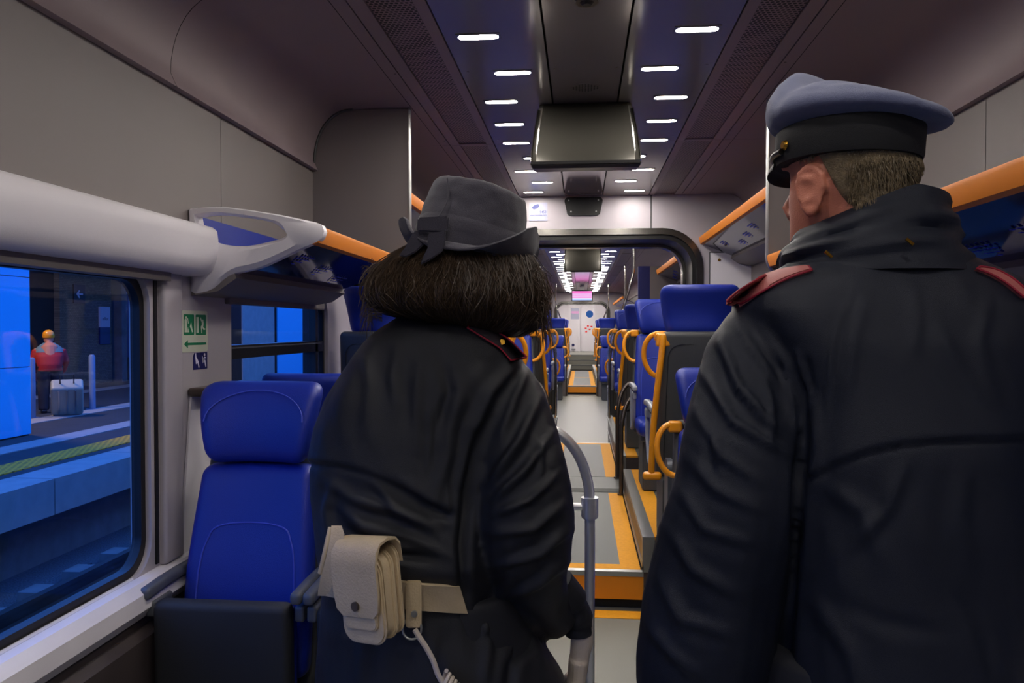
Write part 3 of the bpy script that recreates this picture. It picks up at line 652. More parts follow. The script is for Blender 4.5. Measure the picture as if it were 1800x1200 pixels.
# bright steel hoop in front of the step, with clamp
r = empty('steel_handrail', (0.012, 2.42, 0), 0, 'bright steel hoop handrail with a clamp, right of the hatted officer', 'handrail')
b = MB(); b.tube(smooth_path([(0,0,0.0),(0,0,0.5),(0,0,0.86),(-0.010,0,0.98),(-0.050,0,1.07),(-0.115,0,1.125),(-0.20,0,1.14),(-0.40,0,1.14),(-0.50,0,1.10),(-0.545,0,1.0),(-0.55,0,0.8),(-0.55,0,0.0)], 7), 0.0165, 14); b.build('tube', M['steel'], r)
b = MB(); b.tube([(0,0,0.855),(0,0,0.915)], 0.027, 18); b.tube([(0,0,0.85),(0,0,0.856)], 0.0245, 18); b.build('clamp', M['steel'], r)
b = MB(); b.tube([(-0.02,0,0.885),(-0.53,0,0.885)], [0.013,0.011], 12); b.build('crossbar', M['steel'], r)
for x in (0, -0.55): b = MB(); b.disc((x,0,0),(0,0,1),0.035,0.01,18); b.build('foot_flange', M['alu'], r)

# ------------------------------------------------------------ signs on the left pillar
RL = Matrix.Rotation(math.pi/2, 4, 'Z') @ Matrix.Rotation(math.pi/2, 4, 'X')     # text on the left wall, facing +x
r = empty('escape_sign', (-1.2495, 2.360, 1.437), 0, 'pale sign with green exit pictograms and an arrow on the window post', 'sign')
def pl(b, pts, x0, x1): return b.prism(pts, 'x', x0, x1)
b = MB(); pl(b, rrect(-0.083,0.083,-0.066,0.066,0.008,3), 0, 0.0015); b.build('film', M['sign'], r)
b = MB(); pl(b, rrect(-0.070,-0.006,-0.012,0.054,0.004,2), 0.0015, 0.002); pl(b, rrect(0.004,0.072,-0.012,0.054,0.004,2), 0.0015, 0.002); pl(b, [(-0.070,-0.040),(-0.046,-0.027),(-0.046,-0.036),(0.072,-0.036),(0.072,-0.044),(-0.046,-0.044),(-0.046,-0.053)], 0.0015, 0.002); b.build('green_print', M['green'], r)
b = MB()
pl(b, [(-0.066,-0.003),(-0.066,0.036),(-0.061,0.042),(-0.052,0.036),(-0.050,-0.003)], 0.002, 0.0024); pl(b, [(-0.062,0.044),(-0.056,0.048),(-0.045,0.040),(-0.040,0.026),(-0.044,0.024),(-0.048,0.036),(-0.058,0.042)], 0.002, 0.0024)
pl(b, [(-0.049,-0.003),(-0.046,0.014),(-0.038,-0.003)], 0.002, 0.0024); pl(b, [(-0.034,0.014),(-0.026,0.028),(-0.020,0.012),(-0.014,-0.001),(-0.020,-0.004),(-0.027,0.008)], 0.002, 0.0024)
pl(b, [(0.008,-0.005),(0.008,0.046),(0.022,0.046),(0.022,-0.005)], 0.002, 0.0024)
pl(b, [(0.032,0.040),(0.037,0.046),(0.041,0.038),(0.053,0.038),(0.056,0.026),(0.052,0.014),(0.058,0.010),(0.066,0.009),(0.066,0.005),(0.055,0.004),(0.047,0.012),(0.044,0.002),(0.045,-0.006),(0.041,-0.006),(0.039,0.006),(0.037,0.014),(0.044,0.022),(0.043,0.030),(0.037,0.036)], 0.002, 0.0024)
b.build('pictograms', M['sign'], r, smooth=False)
r = empty('seat_sign', (-1.2495, 2.394, 1.342), 0, 'small dark blue sign with two seated figures under the exit sign', 'sign')
b = MB(); pl(b, [(-0.045,-0.028),(-0.045,0.016),(-0.036,0.026),(-0.001,0.026),(-0.001,-0.028)], 0, 0.0015); pl(b, [(0.003,-0.028),(0.003,0.026),(0.046,0.026),(0.046,-0.028)], 0, 0.0015); b.build('film', M['ink'], r, smooth=False)
wh = mat('white_print', (222,220,240), 0.4)
b = MB(); pl(b, [(-0.034,0.024),(-0.030,0.026),(-0.027,0.012),(-0.014,-0.002),(-0.008,-0.020),(-0.011,-0.024),(-0.014,-0.022),(-0.018,-0.008),(-0.030,-0.010),(-0.034,0.010)], 0.0015, 0.002)
b.disc((0.0015,0.027,0.018),(1,0,0),0.005,0.0005,12); pl(b, [(0.010,0.016),(0.013,0.014),(0.016,-0.006),(0.026,-0.006),(0.033,-0.022),(0.037,-0.022),(0.032,0.0),(0.024,0.002),(0.026,0.006),(0.036,0.006),(0.036,0.010),(0.024,0.012),(0.016,0.002),(0.013,-0.010)], 0.0015, 0.002); b.build('figures', wh, r, smooth=False)

# ------------------------------------------------------------ outside
GZ = -1.05
M['ballast'] = mat('track_ballast', (88,92,98), 0.9, 0, 1.0, 30, var=0.5, vscale=60)
M['plat'] = mat('platform_asphalt', (52,56,60), 0.85, 0, 0.4, 80, var=0.15)
M['pale'] = mat('pale_paving', (160,160,160), 0.8, 0, 0.2, 60, var=0.08)
M['conc'] = mat('platform_edge_concrete', (120,124,126), 0.85, 0, 0.4, 50, var=0.15)
M['tact'] = dotted('yellow_tactile_paving', (255,170,30), (150,110,40), (14,14,1), 0.28, 0.8, 0.0)
M['brick'] = mat('brick_wall', (104,92,80), 0.9, 0, 0.3, 60)
M['rust'] = mat('rail_steel', (86,84,84), 0.35, 0.8)
M['clad'] = mat('blue_white_cladding', (40,196,255), 0.45)
M['dwall'] = mat('dark_station_wall', (46,44,44), 0.9)
tag(MB().box((-60,-40,GZ-0.2),(60,70,GZ)).build('ballast_bed', M['ballast'], smooth=False), kind='structure')
tag(MB().box((-60,-40,GZ),(-5.7,70,-0.42)).build('platform_wall', M['conc'], smooth=False), kind='structure')
b = MB(); [b.box((-5.74, -20+k*1.6+0.01, -0.42), (-5.25+0.0, -20+(k+1)*1.6-0.01, -0.06)) for k in range(50)]; tag(b.build('platform_edging', M['pale'], smooth=False), kind='structure')
def flat(name, x0, x1, z0, z1, m): return tag(MB().box((x0,-40,z0),(x1,70,z1)).build(name, m, smooth=False), kind='structure')
flat('platform_paving', -60, -5.74, -0.42, -0.06, M['plat']); flat('tactile_paving', -6.3, -5.9, -0.06, -0.048, M['tact'])
flat('platform_stripe', -7.25, -6.85, -0.06, -0.05, M['pale']); flat('platform_stripe', -9.0, -8.55, -0.06, -0.05, M['pale']); flat('platform_stripe', -11.9, -11.4, -0.06, -0.05, M['pale'])
def rail(x):
    pr = [(-0.07,0),(-0.07,0.02),(-0.012,0.035),(-0.012,0.11),(-0.036,0.12),(-0.036,0.16),(0.036,0.16),(0.036,0.12),(0.012,0.11),(0.012,0.035),(0.07,0.02),(0.07,0)]
    b = MB(); b.prism([(x+a, GZ+0.10+c) for a, c in pr], 'y', -20, 50); return b.build('running_rail', M['rust'])
for x, n in ((-4.55,'farther'),(-3.10,'nearer')): tag(rail(x), 'steel rail of the neighbouring track, %s from the camera' % n, 'rail', 'rails outside the window')
b0 = MB().box((-5.1,-0.12,GZ-0.02),(-2.5,0.12,GZ+0.10)).build('railway_sleeper', M['conc'], smooth=False); b0.location = (0,-3,0)
for k in range(1, 26): o = b0.copy(); SC.collection.objects.link(o); o.location = (0,-3+0.6*k,0); tag(o, 'concrete sleeper under the neighbouring track outside, %s along' % lamp_names[k], 'sleeper', 'sleepers outside the window')
tag(b0, 'concrete sleeper under the neighbouring track outside, nearest', 'sleeper', 'sleepers outside the window')
random.seed(11)
b = MB()
for k in range(900):
    x = random.uniform(-5.1,-1.9); y = -2.7+0.6*random.randint(0,25)+random.uniform(-0.12,0.12); r0 = random.uniform(0.02,0.045); ph = random.random()*6
    V = [Vector((x+r0*math.cos(ph+i*2.1), y+r0*math.sin(ph+i*2.1), GZ)) for i in range(3)]+[Vector((x+r0*0.7*math.cos(ph+1+i*2.1), y+r0*0.7*math.sin(ph+1+i*2.1), GZ+r0*1.5)) for i in range(3)]
    b.add(V, [(0,1,4,3),(1,2,5,4),(2,0,3,5),(3,4,5)])
tag(b.build('ballast_stones', M['ballast'], smooth=False), 'loose grey ballast stones between the rails', 'ballast', kind='stuff')
def bollard(x, y, n):
    b = MB(); b.tube([(0,0,-0.06),(0,0,0.92),(0,0,0.95)], [0.055,0.055,0.03], 14); b.disc((0,0,-0.06),(0,0,1),0.11,0.012,16)
    o = b.build('bollard', M['clad2']); o.location = (x, y, 0); tag(o, 'slim blue grey bollard on the platform, %s' % n, 'bollard', 'bollards on the platform')
M['clad2'] = mat('bollard_paint', (120,140,170), 0.5)

for k, (x, y) in enumerate(((-9.09,11.95),(-8.97,13.35),(-9.03,14.9))): bollard(x, y, ('left of the suitcase','right of the stooping traveller','at the right window edge')[k])
# blue-white cladding kiosks, station wall under an added canopy
def kiosk(y0, y1, label, m, x=-7.72):
    r = empty('platform_kiosk', (x, y0, -0.06), 0, label, 'kiosk'); L = y1-y0
    b = MB(); b.box((-1.4,0,0.0),(-0.01,L,3.6)); b.build('body', M['dwall'], r, smooth=False)
    for k, (z0, z1) in enumerate(((0.02,0.955),(0.965,2.2),(2.21,3.6))): MB().box((-0.01,0,z0),(0.02,L,z1)).build('cladding_panel', m, r, smooth=False)
    return r
kiosk(5.2, 10.1, 'bright blue clad kiosk on the platform, filling the left window edge', M['clad'])
kiosk(19.6, 22.4, 'bright blue clad kiosk seen through the small second window', M['clad'], -8.0)
kiosk(17.6, 19.5, 'greyish clad kiosk beside the bright one in the second window', M['pale'], -8.05)
tag(MB().box((-13.4,-10,-0.06),(-13.0,60,4.2)).build('station_wall', M['dwall'], smooth=False), kind='structure')
tag(MB().box((-13.4,-10,3.9),(-9.5,60,4.2)).build('added_shade_canopy', M['dwall'], smooth=False), kind='structure')  # out of view, built to keep the station wall in shade
def brickmat():
    m = mat('beige_brick_wall', (120,108,92), 0.9); nt = m.node_tree; b = nt.nodes['Principled BSDF']; t = nt.nodes.new('ShaderNodeTexBrick'); tc = nt.nodes.new('ShaderNodeTexCoord'); mp = nt.nodes.new('ShaderNodeMapping'); mp.inputs['Rotation'].default_value = (math.radians(90),0,math.radians(90))
    sx = nt.nodes.new('ShaderNodeSeparateXYZ'); cx = nt.nodes.new('ShaderNodeCombineXYZ'); nt.links.new(tc.outputs['Object'], sx.inputs[0]); nt.links.new(sx.outputs[1], cx.inputs[0]); nt.links.new(sx.outputs[2], cx.inputs[1]); nt.links.new(cx.outputs[0], t.inputs['Vector'])
    t.inputs['Color1'].default_value = (*lin((150,134,112)),1); t.inputs['Color2'].default_value = (*lin((128,114,96)),1); t.inputs['Mortar'].default_value = (*lin((90,84,76)),1); t.inputs['Scale'].default_value = 6; nt.links.new(t.outputs[0], b.inputs['Base Color']); return m
tag(MB().box((-13.0,17.9,-0.06),(-12.85,20.0,3.9)).build('brick_wall', brickmat(), smooth=False), kind='structure')
RZ = Matrix.Rotation(math.pi/2, 4, 'Z') @ Matrix.Rotation(math.pi/2, 4, 'X')
r = empty('platform_sign', (-12.85, 18.62, 2.30), 0, 'dark square sign with a white left arrow on the brick wall', 'sign'); MB().box((0,-0.22,-0.24),(0.03,0.22,0.24)).build('board', mat('brown_sign', (52,34,40), 0.5), r, smooth=False)
b = MB(); b.prism([(-0.13,0),(-0.02,0.11),(0.02,0.08),(-0.04,0.022),(0.13,0.022),(0.13,-0.022),(-0.04,-0.022),(0.02,-0.08),(-0.02,-0.11)], 'x', 0.03, 0.035); b.build('arrow', wh, r, smooth=False)
MI = Matrix.Scale(-1, 4, (0,1,0))
r = empty('advert_board', (-12.99, 20.93, 1.9), 0, 'tall blue board with a white head panel and blue script', 'sign'); MB().box((0,-0.42,-1.3),(0.08,0.42,0.5)).build('board', M['ink'], r, smooth=False); MB().box((0.0,-0.42,0.50),(0.09,0.42,0.88)).build('head_panel', wh, r, smooth=False)
text('Sulba', 'script', M['ink'], 0.30, Matrix.Translation((0.095, 0, 0.69)) @ MI @ RZ, r)
r = empty('advert_board', (-12.85, 19.65, 1.35), 0, 'narrow blue and white notice board right of the arrow sign', 'sign'); MB().box((0,-0.22,-0.35),(0.04,0.22,0.1)).build('board', M['ink'], r, smooth=False); MB().box((0,-0.22,0.1),(0.045,0.22,0.65)).build('head_panel', wh, r, smooth=False)
text('sulba', 'script', M['ink'], 0.13, Matrix.Translation((0.048, 0, 0.33)) @ MI @ RZ, r)
# ticket kiosk shape, dark doors
for y in (20.35, 21.5): tag(MB().box((-13.0,y-0.12,-0.06),(-12.7,y+0.12,3.9)).build('column', M['conc'], smooth=False), kind='structure')

# right-hand side of the train: unseen wall added to block the blue light
tag(MB().box((4.2,-20,GZ),(4.5,60,4.5)).build('light_blocking_wall', M['dwall'], smooth=False), kind='structure')
# unseen warm lamp, added so the traveller's jacket shows red
pr_ = empty('added_platform_lamp', (-10.0, 11.2, 3.9), 0, 'unseen lamp box added under the canopy to warm the stooping traveller', 'lamp')
MB().box((-0.1,-0.6,-0.1),(0.1,0.6,0.0)).build('casing', M['blackpl'], pr_, bevel=0.01)
MB().box((-0.08,-0.58,-0.115),(0.08,0.58,-0.1)).build('lens', emat('added_lamp_lens', (1.0,0.62,0.35), 18), pr_, smooth=False)
ld = bpy.data.lights.new('added_lamp_light', 'AREA'); ld.shape = 'RECTANGLE'; ld.size = 0.2; ld.size_y = 1.2; ld.energy = 130; ld.color = (1.0,0.62,0.38)
lo_ = bpy.data.objects.new('added_lamp_light', ld); SC.collection.objects.link(lo_); lo_.location = (-0.0,0,-0.13); lo_.parent = pr_
# ------------------------------------------------------------ people
M['coat'] = mat('black_raincoat_cloth', (26,28,35), 0.42, 0, 0.5, 1400, spec=0.45)
M['navy'] = mat('navy_raincoat_cloth', (26,31,45), 0.45, 0, 0.5, 1400, spec=0.4)
M['felt'] = mat('dark_grey_hat_cloth', (54,51,64), 0.85, 0, 0.6, 900, sheen=0.3)
M['capc'] = mat('blue_grey_cap_cloth', (96,102,134), 0.8, 0, 0.5, 900, sheen=0.25)
M['band'] = mat('black_cap_band', (12,13,20), 0.8, 0, 0.4, 900)
M['leather'] = mat('beige_leather', (206,186,152), 0.42, 0, 0.5, 260, var=0.08, vscale=25)
M['glove'] = mat('pale_leather_glove', (200,188,176), 0.55, 0, 0.4, 300)
M['skin'] = mat('skin', (200,126,102), 0.5, 0, 0.3, 500, var=0.06, vscale=30)
M['skin'].node_tree.nodes['Principled BSDF'].inputs['Subsurface Weight'].default_value = 0.1
M['skin'].node_tree.nodes['Principled BSDF'].inputs['Subsurface Scale'].default_value = 0.01
M['hairw'] = mat('dark_brown_hair', (66,51,37), 0.5, spec=0.5, var=0.35, vscale=40)
M['hairm'] = mat('short_brown_hair', (122,106,80), 0.6, 0, 0.8, 500, var=0.45, vscale=90)
M['hairg'] = mat('greying_temple_hair', (150,138,120), 0.6)
M['crim'] = mat('crimson_piping', (150,24,48), 0.6); M['epau'] = mat('dusty_red_epaulette', (176,98,94), 0.6, 0, 0.4, 900)
M['slate'] = mat('dark_epaulette_cloth', (48,42,50), 0.7, 0, 0.3, 900)
M['trs'] = mat('dark_trousers', (22,24,32), 0.7); M['shoe'] = mat('black_shoe_leather', (12,12,12), 0.25)

def remeshed(mb, voxel, smooth=4, fac=0.5):
    me = bpy.data.meshes.new('t'); me.from_pydata(mb.v, [], mb.f); bm = bmesh.new(); bm.from_mesh(me); bmesh.ops.recalc_face_normals(bm, faces=bm.faces[:]); bm.to_mesh(me); bm.free()
    o = bpy.data.objects.new('t', me); SC.collection.objects.link(o)
    r = o.modifiers.new('r', 'REMESH'); r.mode = 'VOXEL'; r.voxel_size = voxel
    if smooth: q = o.modifiers.new('s', 'SMOOTH'); q.factor = fac; q.iterations = smooth
    dg = bpy.context.evaluated_depsgraph_get(); out = bpy.data.meshes.new_from_object(o.evaluated_get(dg)); bpy.data.objects.remove(o); return out
def finish(me, name, m, parent):
    me.name = name; me.materials.clear(); me.materials.append(m); me.polygons.foreach_set('use_smooth', [True]*len(me.polygons))
    o = bpy.data.objects.new(name, me); SC.collection.objects.link(o); o.parent = parent; return o
class Frame:
    """a person's frame: local x right, y forward, z up; (u,v) in photo pixels at distance d0+dy from the lens"""
    def __init__(s, pc, d0): s.pc, s.d0 = pc, d0
    def W(s, px, py, dy=0.0):
        d = s.d0+dy; return Vector(((px-900)/1350*d-(s.pc-900)/1350*s.d0, dy, 1.45+(575-py)/1350*d))
    def loc(s):
        u = (s.pc-900)/1350*s.d0; return (CAM.x-math.sin(YAW)*s.d0+math.cos(YAW)*u, math.cos(YAW)*s.d0+math.sin(YAW)*u, 0)
    def px(s, co):
        d = s.d0+co[:,1]; x = co[:,0]+(s.pc-900)/1350*s.d0; return 900+1350*x/d, 575-1350*(co[:,2]-1.45)/d
def ell(c, hx, hy, n=32, p=2.2, tilt=None):
    out = []
    for i in range(n):
        a = 2*math.pi*i/n; ca, sa = math.cos(a), math.sin(a)
        out.append(Vector((c[0]+hx*math.copysign(abs(ca)**(2/p), ca), c[1]+hy*math.copysign(abs(sa)**(2/p), sa), c[2])))
    return out
random.seed(21)
def sculpt(me, F, folds, seams, noise_amp=0.004, nf=(9,9,3.5), gain=1.5):
    n = len(me.vertices); co = np.empty(n*3); me.vertices.foreach_get('co', co); co = co.reshape(-1,3)
    no = np.empty(n*3); me.vertex_normals.foreach_get('vector', no); no = no.reshape(-1,3)
    px, py = F.px(co); D = np.zeros(n); back = np.clip((0.45-no[:,1])/0.6, 0, 1)
    for pts, w, amp in folds:
        best = np.full(n, 1e9); tt = np.zeros(n); L = len(pts)-1
        for k in range(L):
            (ax, ay), (bx, by) = pts[k], pts[k+1]; vx, vy = bx-ax, by-ay
            t = np.clip(((px-ax)*vx+(py-ay)*vy)/(vx*vx+vy*vy+1e-9), 0, 1); d = np.hypot(px-ax-t*vx, py-ay-t*vy)
            m = d < best; best[m] = d[m]; tt[m] = (k+t[m])/L
        tap = np.clip(np.sin(np.pi*np.clip(tt, 0.02, 0.98)), 0, 1)**0.6
        amp = amp*gain*(0.75+0.5*random.random()); D += amp*np.exp(-(best/w)**2)*tap*back - 0.5*amp*np.exp(-(best/(2.2*w))**2)*tap*back
    for pts, amp in seams:
        xs = [p[0] for p in pts]; ysv = [p[1] for p in pts]; yl = np.interp(px, xs, ysv); inside = (px > xs[0]) & (px < xs[-1])
        s = 1/(1+np.exp(np.clip((py-yl)/1.6, -30, 30))); fall = np.exp(-np.clip(yl-py, 0, None)/70.0)
        D += np.where(inside, amp*s*fall - 0.6*amp*np.exp(-((py-yl-5)/5)**2), 0)*back
    for i in range(n):
        p = co[i]; D[i] += noise_amp*noise.noise((p[0]*nf[0], p[1]*nf[1], p[2]*nf[2]))+noise_amp*0.45*noise.noise((p[0]*26+p[2]*9, p[1]*26, p[2]*11+p[0]*7))
    co = co+no*D[:,None]; me.vertices.foreach_set('co', co.ravel()); me.update()
from mathutils.bvhtree import BVHTree
def bvh_of(o): return BVHTree.FromPolygons([v.co for v in o.data.vertices], [p.vertices for p in o.data.polygons])
def drape(F, bvh, row0, row1, thick, off=0.002, n=14, m=5, maxdy=9):
    """cloth strip lying on a surface: row0,row1 polylines in photo pixels; returns MB"""
    def res(P, k):
        P = [Vector((a, b, 0)) for a, b in P]; d = [0]
        for a, b in zip(P[:-1], P[1:]): d.append(d[-1]+(b-a).length)
        o = []
        for i in range(k):
            t = d[-1]*i/(k-1); j = max(q for q in range(len(d)) if d[q] <= t+1e-9); j = min(j, len(P)-2); o.append(P[j].lerp(P[j+1], (t-d[j])/(d[j+1]-d[j])))
        return o
    A, B = res(row0, n), res(row1, n); G = []; last = None
    for i in range(n):
        r = []
        for j in range(m):
            q = A[i].lerp(B[i], j/(m-1)); e = F.W(q.x, q.y, -F.d0+0.02); t = F.W(q.x, q.y, 0.3); d = (t-e).normalized()
            h = bvh.ray_cast(e, d)
            if h[0] is not None: last = (h[0]-e).length; r.append(h[0]-d*off)
            else: r.append(e+d*((last or F.d0)-off))
        G.append(r)
    # relax a little
    for _ in range(2):
        G = [[(G[i][j]*2+G[max(i-1,0)][j]+G[min(i+1,n-1)][j])/4 if 0 < i < n-1 else G[i][j] for j in range(m)] for i in range(n)]
    b = MB(); rings = []
    for i in range(n):
        t = (G[min(i+1,n-1)][m//2]-G[max(i-1,0)][m//2]).normalized(); sdir = (G[i][-1]-G[i][0]).normalized(); nn = t.cross(sdir).normalized()
        if nn.y > 0: nn = -nn
        rings.append([p+nn*thick for p in G[i]]+[p-nn*0.004 for p in reversed(G[i])])
    b.loft(rings); return b, G

def hand_mb(b, wrist, R, size=1.0, curl=0.35, side=1):
    """hand pointing along local -z of rotation R, palm facing local x*side... five separate bent fingers"""
    def T(x, y, z): return wrist+R @ (Vector((x, y, z))*size)
    b.loft([[T(x*w, y*h, z) for x, y in [(math.cos(a), math.sin(a)) for a in [i/12*2*math.pi for i in range(12)]]] for z, w, h in ((0.02,0.018,0.026),(-0.01,0.017,0.027),(-0.04,0.016,0.038),(-0.07,0.015,0.042),(-0.095,0.012,0.040),(-0.10,0.008,0.036))])
    for k, (y, L) in enumerate(((0.031,0.070),(0.011,0.078),(-0.010,0.073),(-0.030,0.058))):
        p = [Vector((0, y, -0.085))]; a = 0.12*k*0.4
        for j, f in enumerate((0.45,0.32,0.23)):
            a += curl*(1+0.25*j); p.append(p[-1]+Vector((side*math.sin(a)*L*f, 0, -math.cos(a)*L*f)))
        b.tube([T(*q) for q in p], [0.0092*size,0.0086*size,0.0080*size,0.0066*size], 10)
    p = [Vector((0.004*side, 0.030, -0.025)), Vector((0.016*side, 0.052, -0.050)), Vector((0.024*side, 0.058, -0.078)), Vector((0.030*side, 0.056, -0.100))]
    b.tube([T(*q) for q in p], [0.012*size,0.0105*size,0.0098*size,0.0078*size], 10)

HR = [(-0.119,0.014,0.068,0.030),(-0.112,0.028,0.082,0.010),(-0.095,0.044,0.090,-0.012),(-0.075,0.054,0.089,-0.035),(-0.05,0.062,0.086,-0.055),(-0.02,0.069,0.083,-0.076),(0.01,0.073,0.084,-0.090),(0.04,0.077,0.090,-0.099),(0.07,0.076,0.087,-0.098),(0.092,0.064,0.070,-0.084),(0.108,0.042,0.044,-0.058),(0.117,0.016,0.014,-0.026)]
def head_mb(b, c, yaw, roll=0.0, k=1.0, ears=True):
    T = Matrix.Translation(c) @ Matrix.Rotation(yaw, 4, 'Z') @ Matrix.Rotation(roll, 4, 'Y') @ Matrix.Scale(k, 4)
    rings = []
    for z, hw, yf, yb in HR:
        r = []
        for i in range(36):
            a = 2*math.pi*i/36; x = hw*math.copysign(abs(math.cos(a))**0.92, math.cos(a)); cy = (yf+yb)/2; y = cy+(yf-yb)/2*math.sin(a)
            if math.sin(a) > 0:    # face: eye sockets and cheek
                y -= 0.010*math.exp(-((abs(x)-0.031)/0.014)**2-((z-0.012)/0.014)**2)
                y += 0.004*math.exp(-((abs(x)-0.040)/0.018)**2-((z+0.022)/0.018)**2)
            r.append(T @ Vector((x, y, z)))
        rings.append(r)
    b.loft(rings)
    b.tube([T @ Vector(q) for q in ((0,0.080,0.022),(0,0.094,0.002),(0,0.108,-0.022),(0,0.100,-0.034),(0,0.082,-0.036))], [0.007*k,0.009*k,0.0125*k,0.012*k,0.008*k], 10)
    for s in (-1, 1): b.tube([T @ Vector(q) for q in ((s*0.004,0.094,-0.032),(s*0.011,0.094,-0.033),(s*0.016,0.088,-0.034))], [0.006*k,0.007*k,0.004*k], 8); b.tube([T @ Vector(q) for q in ((s*0.008,0.088,0.032),(s*0.03,0.087,0.036),(s*0.052,0.072,0.030))], [0.006*k]*3, 8)
    b.tube([T @ Vector(q) for q in ((-0.025,0.082,-0.061),(-0.01,0.092,-0.057),(0,0.092,-0.059),(0.01,0.092,-0.057),(0.025,0.082,-0.061))], [0.003*k,0.005*k,0.005*k,0.005*k,0.003*k], 8)
    b.tube([T @ Vector(q) for q in ((-0.02,0.084,-0.068),(0,0.092,-0.070),(0.02,0.084,-0.068))], [0.003*k,0.006*k,0.003*k], 8)
    b.tube([T @ Vector(q) for q in ((0,-0.02,0.0),(0,-0.03,-0.09),(0,-0.045,-0.17))], [0.056*k,0.052*k,0.052*k], 20)
    if ears:
        for s in (-1, 1):
            E = T @ Matrix.Translation((s*0.073,0.002,-0.018)) @ Matrix.Rotation(-s*math.radians(24), 4, 'Z') @ Matrix.Rotation(math.radians(-8), 4, 'X')
            # bowl, rim, lobe  (local: y along head length, z up, x outwards)
            P = [(0.012,-0.020),(0.016,-0.004),(0.017,0.012),(0.012,0.027),(0.0,0.034),(-0.013,0.030),(-0.020,0.016),(-0.019,0.0),(-0.014,-0.014),(-0.008,-0.026),(0.0,-0.032),(0.008,-0.030),(0.012,-0.020)]
            b.tube([E @ Vector((s*(0.004+0.008*(0.5-y/0.04)), y, z)) for y, z in P], 0.0042*k, 8)
            b.loft([[E @ Vector((s*(x+0.006*(0.5-y/0.04)), y, z)) for y, z in P[:-1]] for x in (0.001, 0.005)])
            b.tube([E @ Vector((s*(0.010), y, z)) for y, z in ((0.006,0.018),(-0.008,0.014),(-0.010,0.0),(-0.004,-0.012),(0.006,-0.014))], 0.0035*k, 8)
            b.tube([E @ Vector((s*0.004, 0.002, z)) for z in (-0.024,-0.031,-0.036)], [0.008*k,0.0085*k,0.005*k], 10)
            b.tube([E @ Vector((-s*0.008, 0.004, z)) for z in (0.02,-0.02)], 0.010*k, 8)
    return T
def figure_mb(b, hipz, shz, shw, hipw, foot, fwd=0.0, y0=0.0):
    b.loft([ell((0,y0+dy,z), hx, hy, 20) for z, hx, hy, dy in ((hipz-0.06,hipw*0.75,0.09,0),(hipz,hipw,0.10,0),(hipz+0.14,hipw*0.82,0.085,0.01),(shz-0.18,shw*0.70,0.09,0.01),(shz-0.06,shw*0.78,0.08,0),(shz,shw*0.45,0.06,0),(shz+0.05,0.055,0.055,0))])
    for s in (-1, 1):
        b.tube([(s*hipw*0.5,y0,hipz+0.02),(s*hipw*0.55,y0+0.01,hipz-0.25),(s*foot,y0,0.48),(s*foot,y0-0.02,0.30),(s*foot,y0-0.02,0.09)], [0.085,0.078,0.055,0.052,0.038], 14)
        b.tube([(s*foot,y0-0.05,0.05),(s*foot,y0+0.05,0.045),(s*foot,y0+0.15,0.035)], [0.035,0.038,0.028], 12)
def lower_clothes(root, hipz, hipw, foot, y0=0.0):
    b = MB(); b.loft([ell((0,y0,z), hx, hy, 24) for z, hx, hy in ((hipz+0.10,hipw*0.9,0.11),(hipz,hipw*1.05,0.125),(hipz-0.08,hipw*1.0,0.12))])
    for s in (-1, 1): b.tube([(s*hipw*0.5,y0,hipz),(s*hipw*0.56,y0+0.01,hipz-0.25),(s*foot,y0,0.48),(s*foot,y0-0.02,0.28),(s*foot,y0-0.02,0.06)], [0.105,0.098,0.082,0.078,0.080], 16)
    finish(remeshed(b, 0.011, 3), 'trousers', M['trs'], root)
    for s in (-1, 1):
        b = MB(); b.loft([[Vector((s*foot+hx*math.cos(a), y, 0.004+hz+hz*math.sin(a))) for a in [i/14*2*math.pi for i in range(14)]] for y, hx, hz in ((y0-0.10,0.02,0.03),(y0-0.085,0.036,0.045),(y0-0.02,0.043,0.05),(y0+0.06,0.047,0.038),(y0+0.13,0.046,0.028),(y0+0.17,0.030,0.02),(y0+0.185,0.01,0.012))]); b.build('shoe', M['shoe'], root)

# ---------------- officer in the brimmed hat
FW = Frame(780, 1.45); W = FW.W
wo = empty('person', FW.loc(), YAW, 'person in black raincoat and dark brimmed hat with a beige pouch on the belt', 'person')
k = 1/930.0
b = MB(); rings = []
for py, xl, xr, hd, cy in ((540,722,822,.050,.02),(556,702,838,.060,.01),(575,672,866,.080,0),(598,642,896,.096,0),(630,615,918,.112,0),(662,597,926,.122,0),(700,576,922,.128,0),(750,558,905,.132,0),(810,549,890,.134,0),(870,550,880,.138,0),(925,556,880,.142,-.005),(970,562,884,.146,-.008),(1005,566,884,.132,0),(1045,566,884,.124,0),(1085,562,905,.130,0),(1130,560,955,.138,0),(1200,556,992,.146,0),(1320,552,1004,.152,0),(1400,550,1008,.154,0)):
    c = W((xl+xr)/2, py, 0); rings.append(ell((c.x, cy, c.z), (xr-xl)/2*k, hd, 40, 2.35))
b.loft(rings)
def sleeve(b, F, P, n=20, flat=1.0):
    pts = smooth_path([F.W(x, y, dy) for x, y, r, dy in P], 4); rr = []
    R = [p[2]*F.d0/1350 for p in P]
    for i in range(len(pts)): t = i/4; j = min(int(t), len(R)-2); rr.append(R[j]+(R[j+1]-R[j])*(t-j) if i < len(pts)-1 else R[-1])
    b.tube(pts, rr, n, flat=flat)
sleeve(b, FW, [(862,650,52,0.0),(886,700,68,-0.02),(908,770,74,-0.04),(920,840,78,-0.06),(922,905,86,-0.06),(922,960,82,-0.045),(930,1015,72,-0.01),(950,1060,58,0.03),(985,1092,40,0.06)])
sleeve(b, FW, [(655,655,50,0.0),(630,720,55,0.04),(612,800,56,0.08),(612,880,54,0.12),(640,930,46,0.2),(690,950,38,0.26)])
me = remeshed(b, 0.0055, 8)
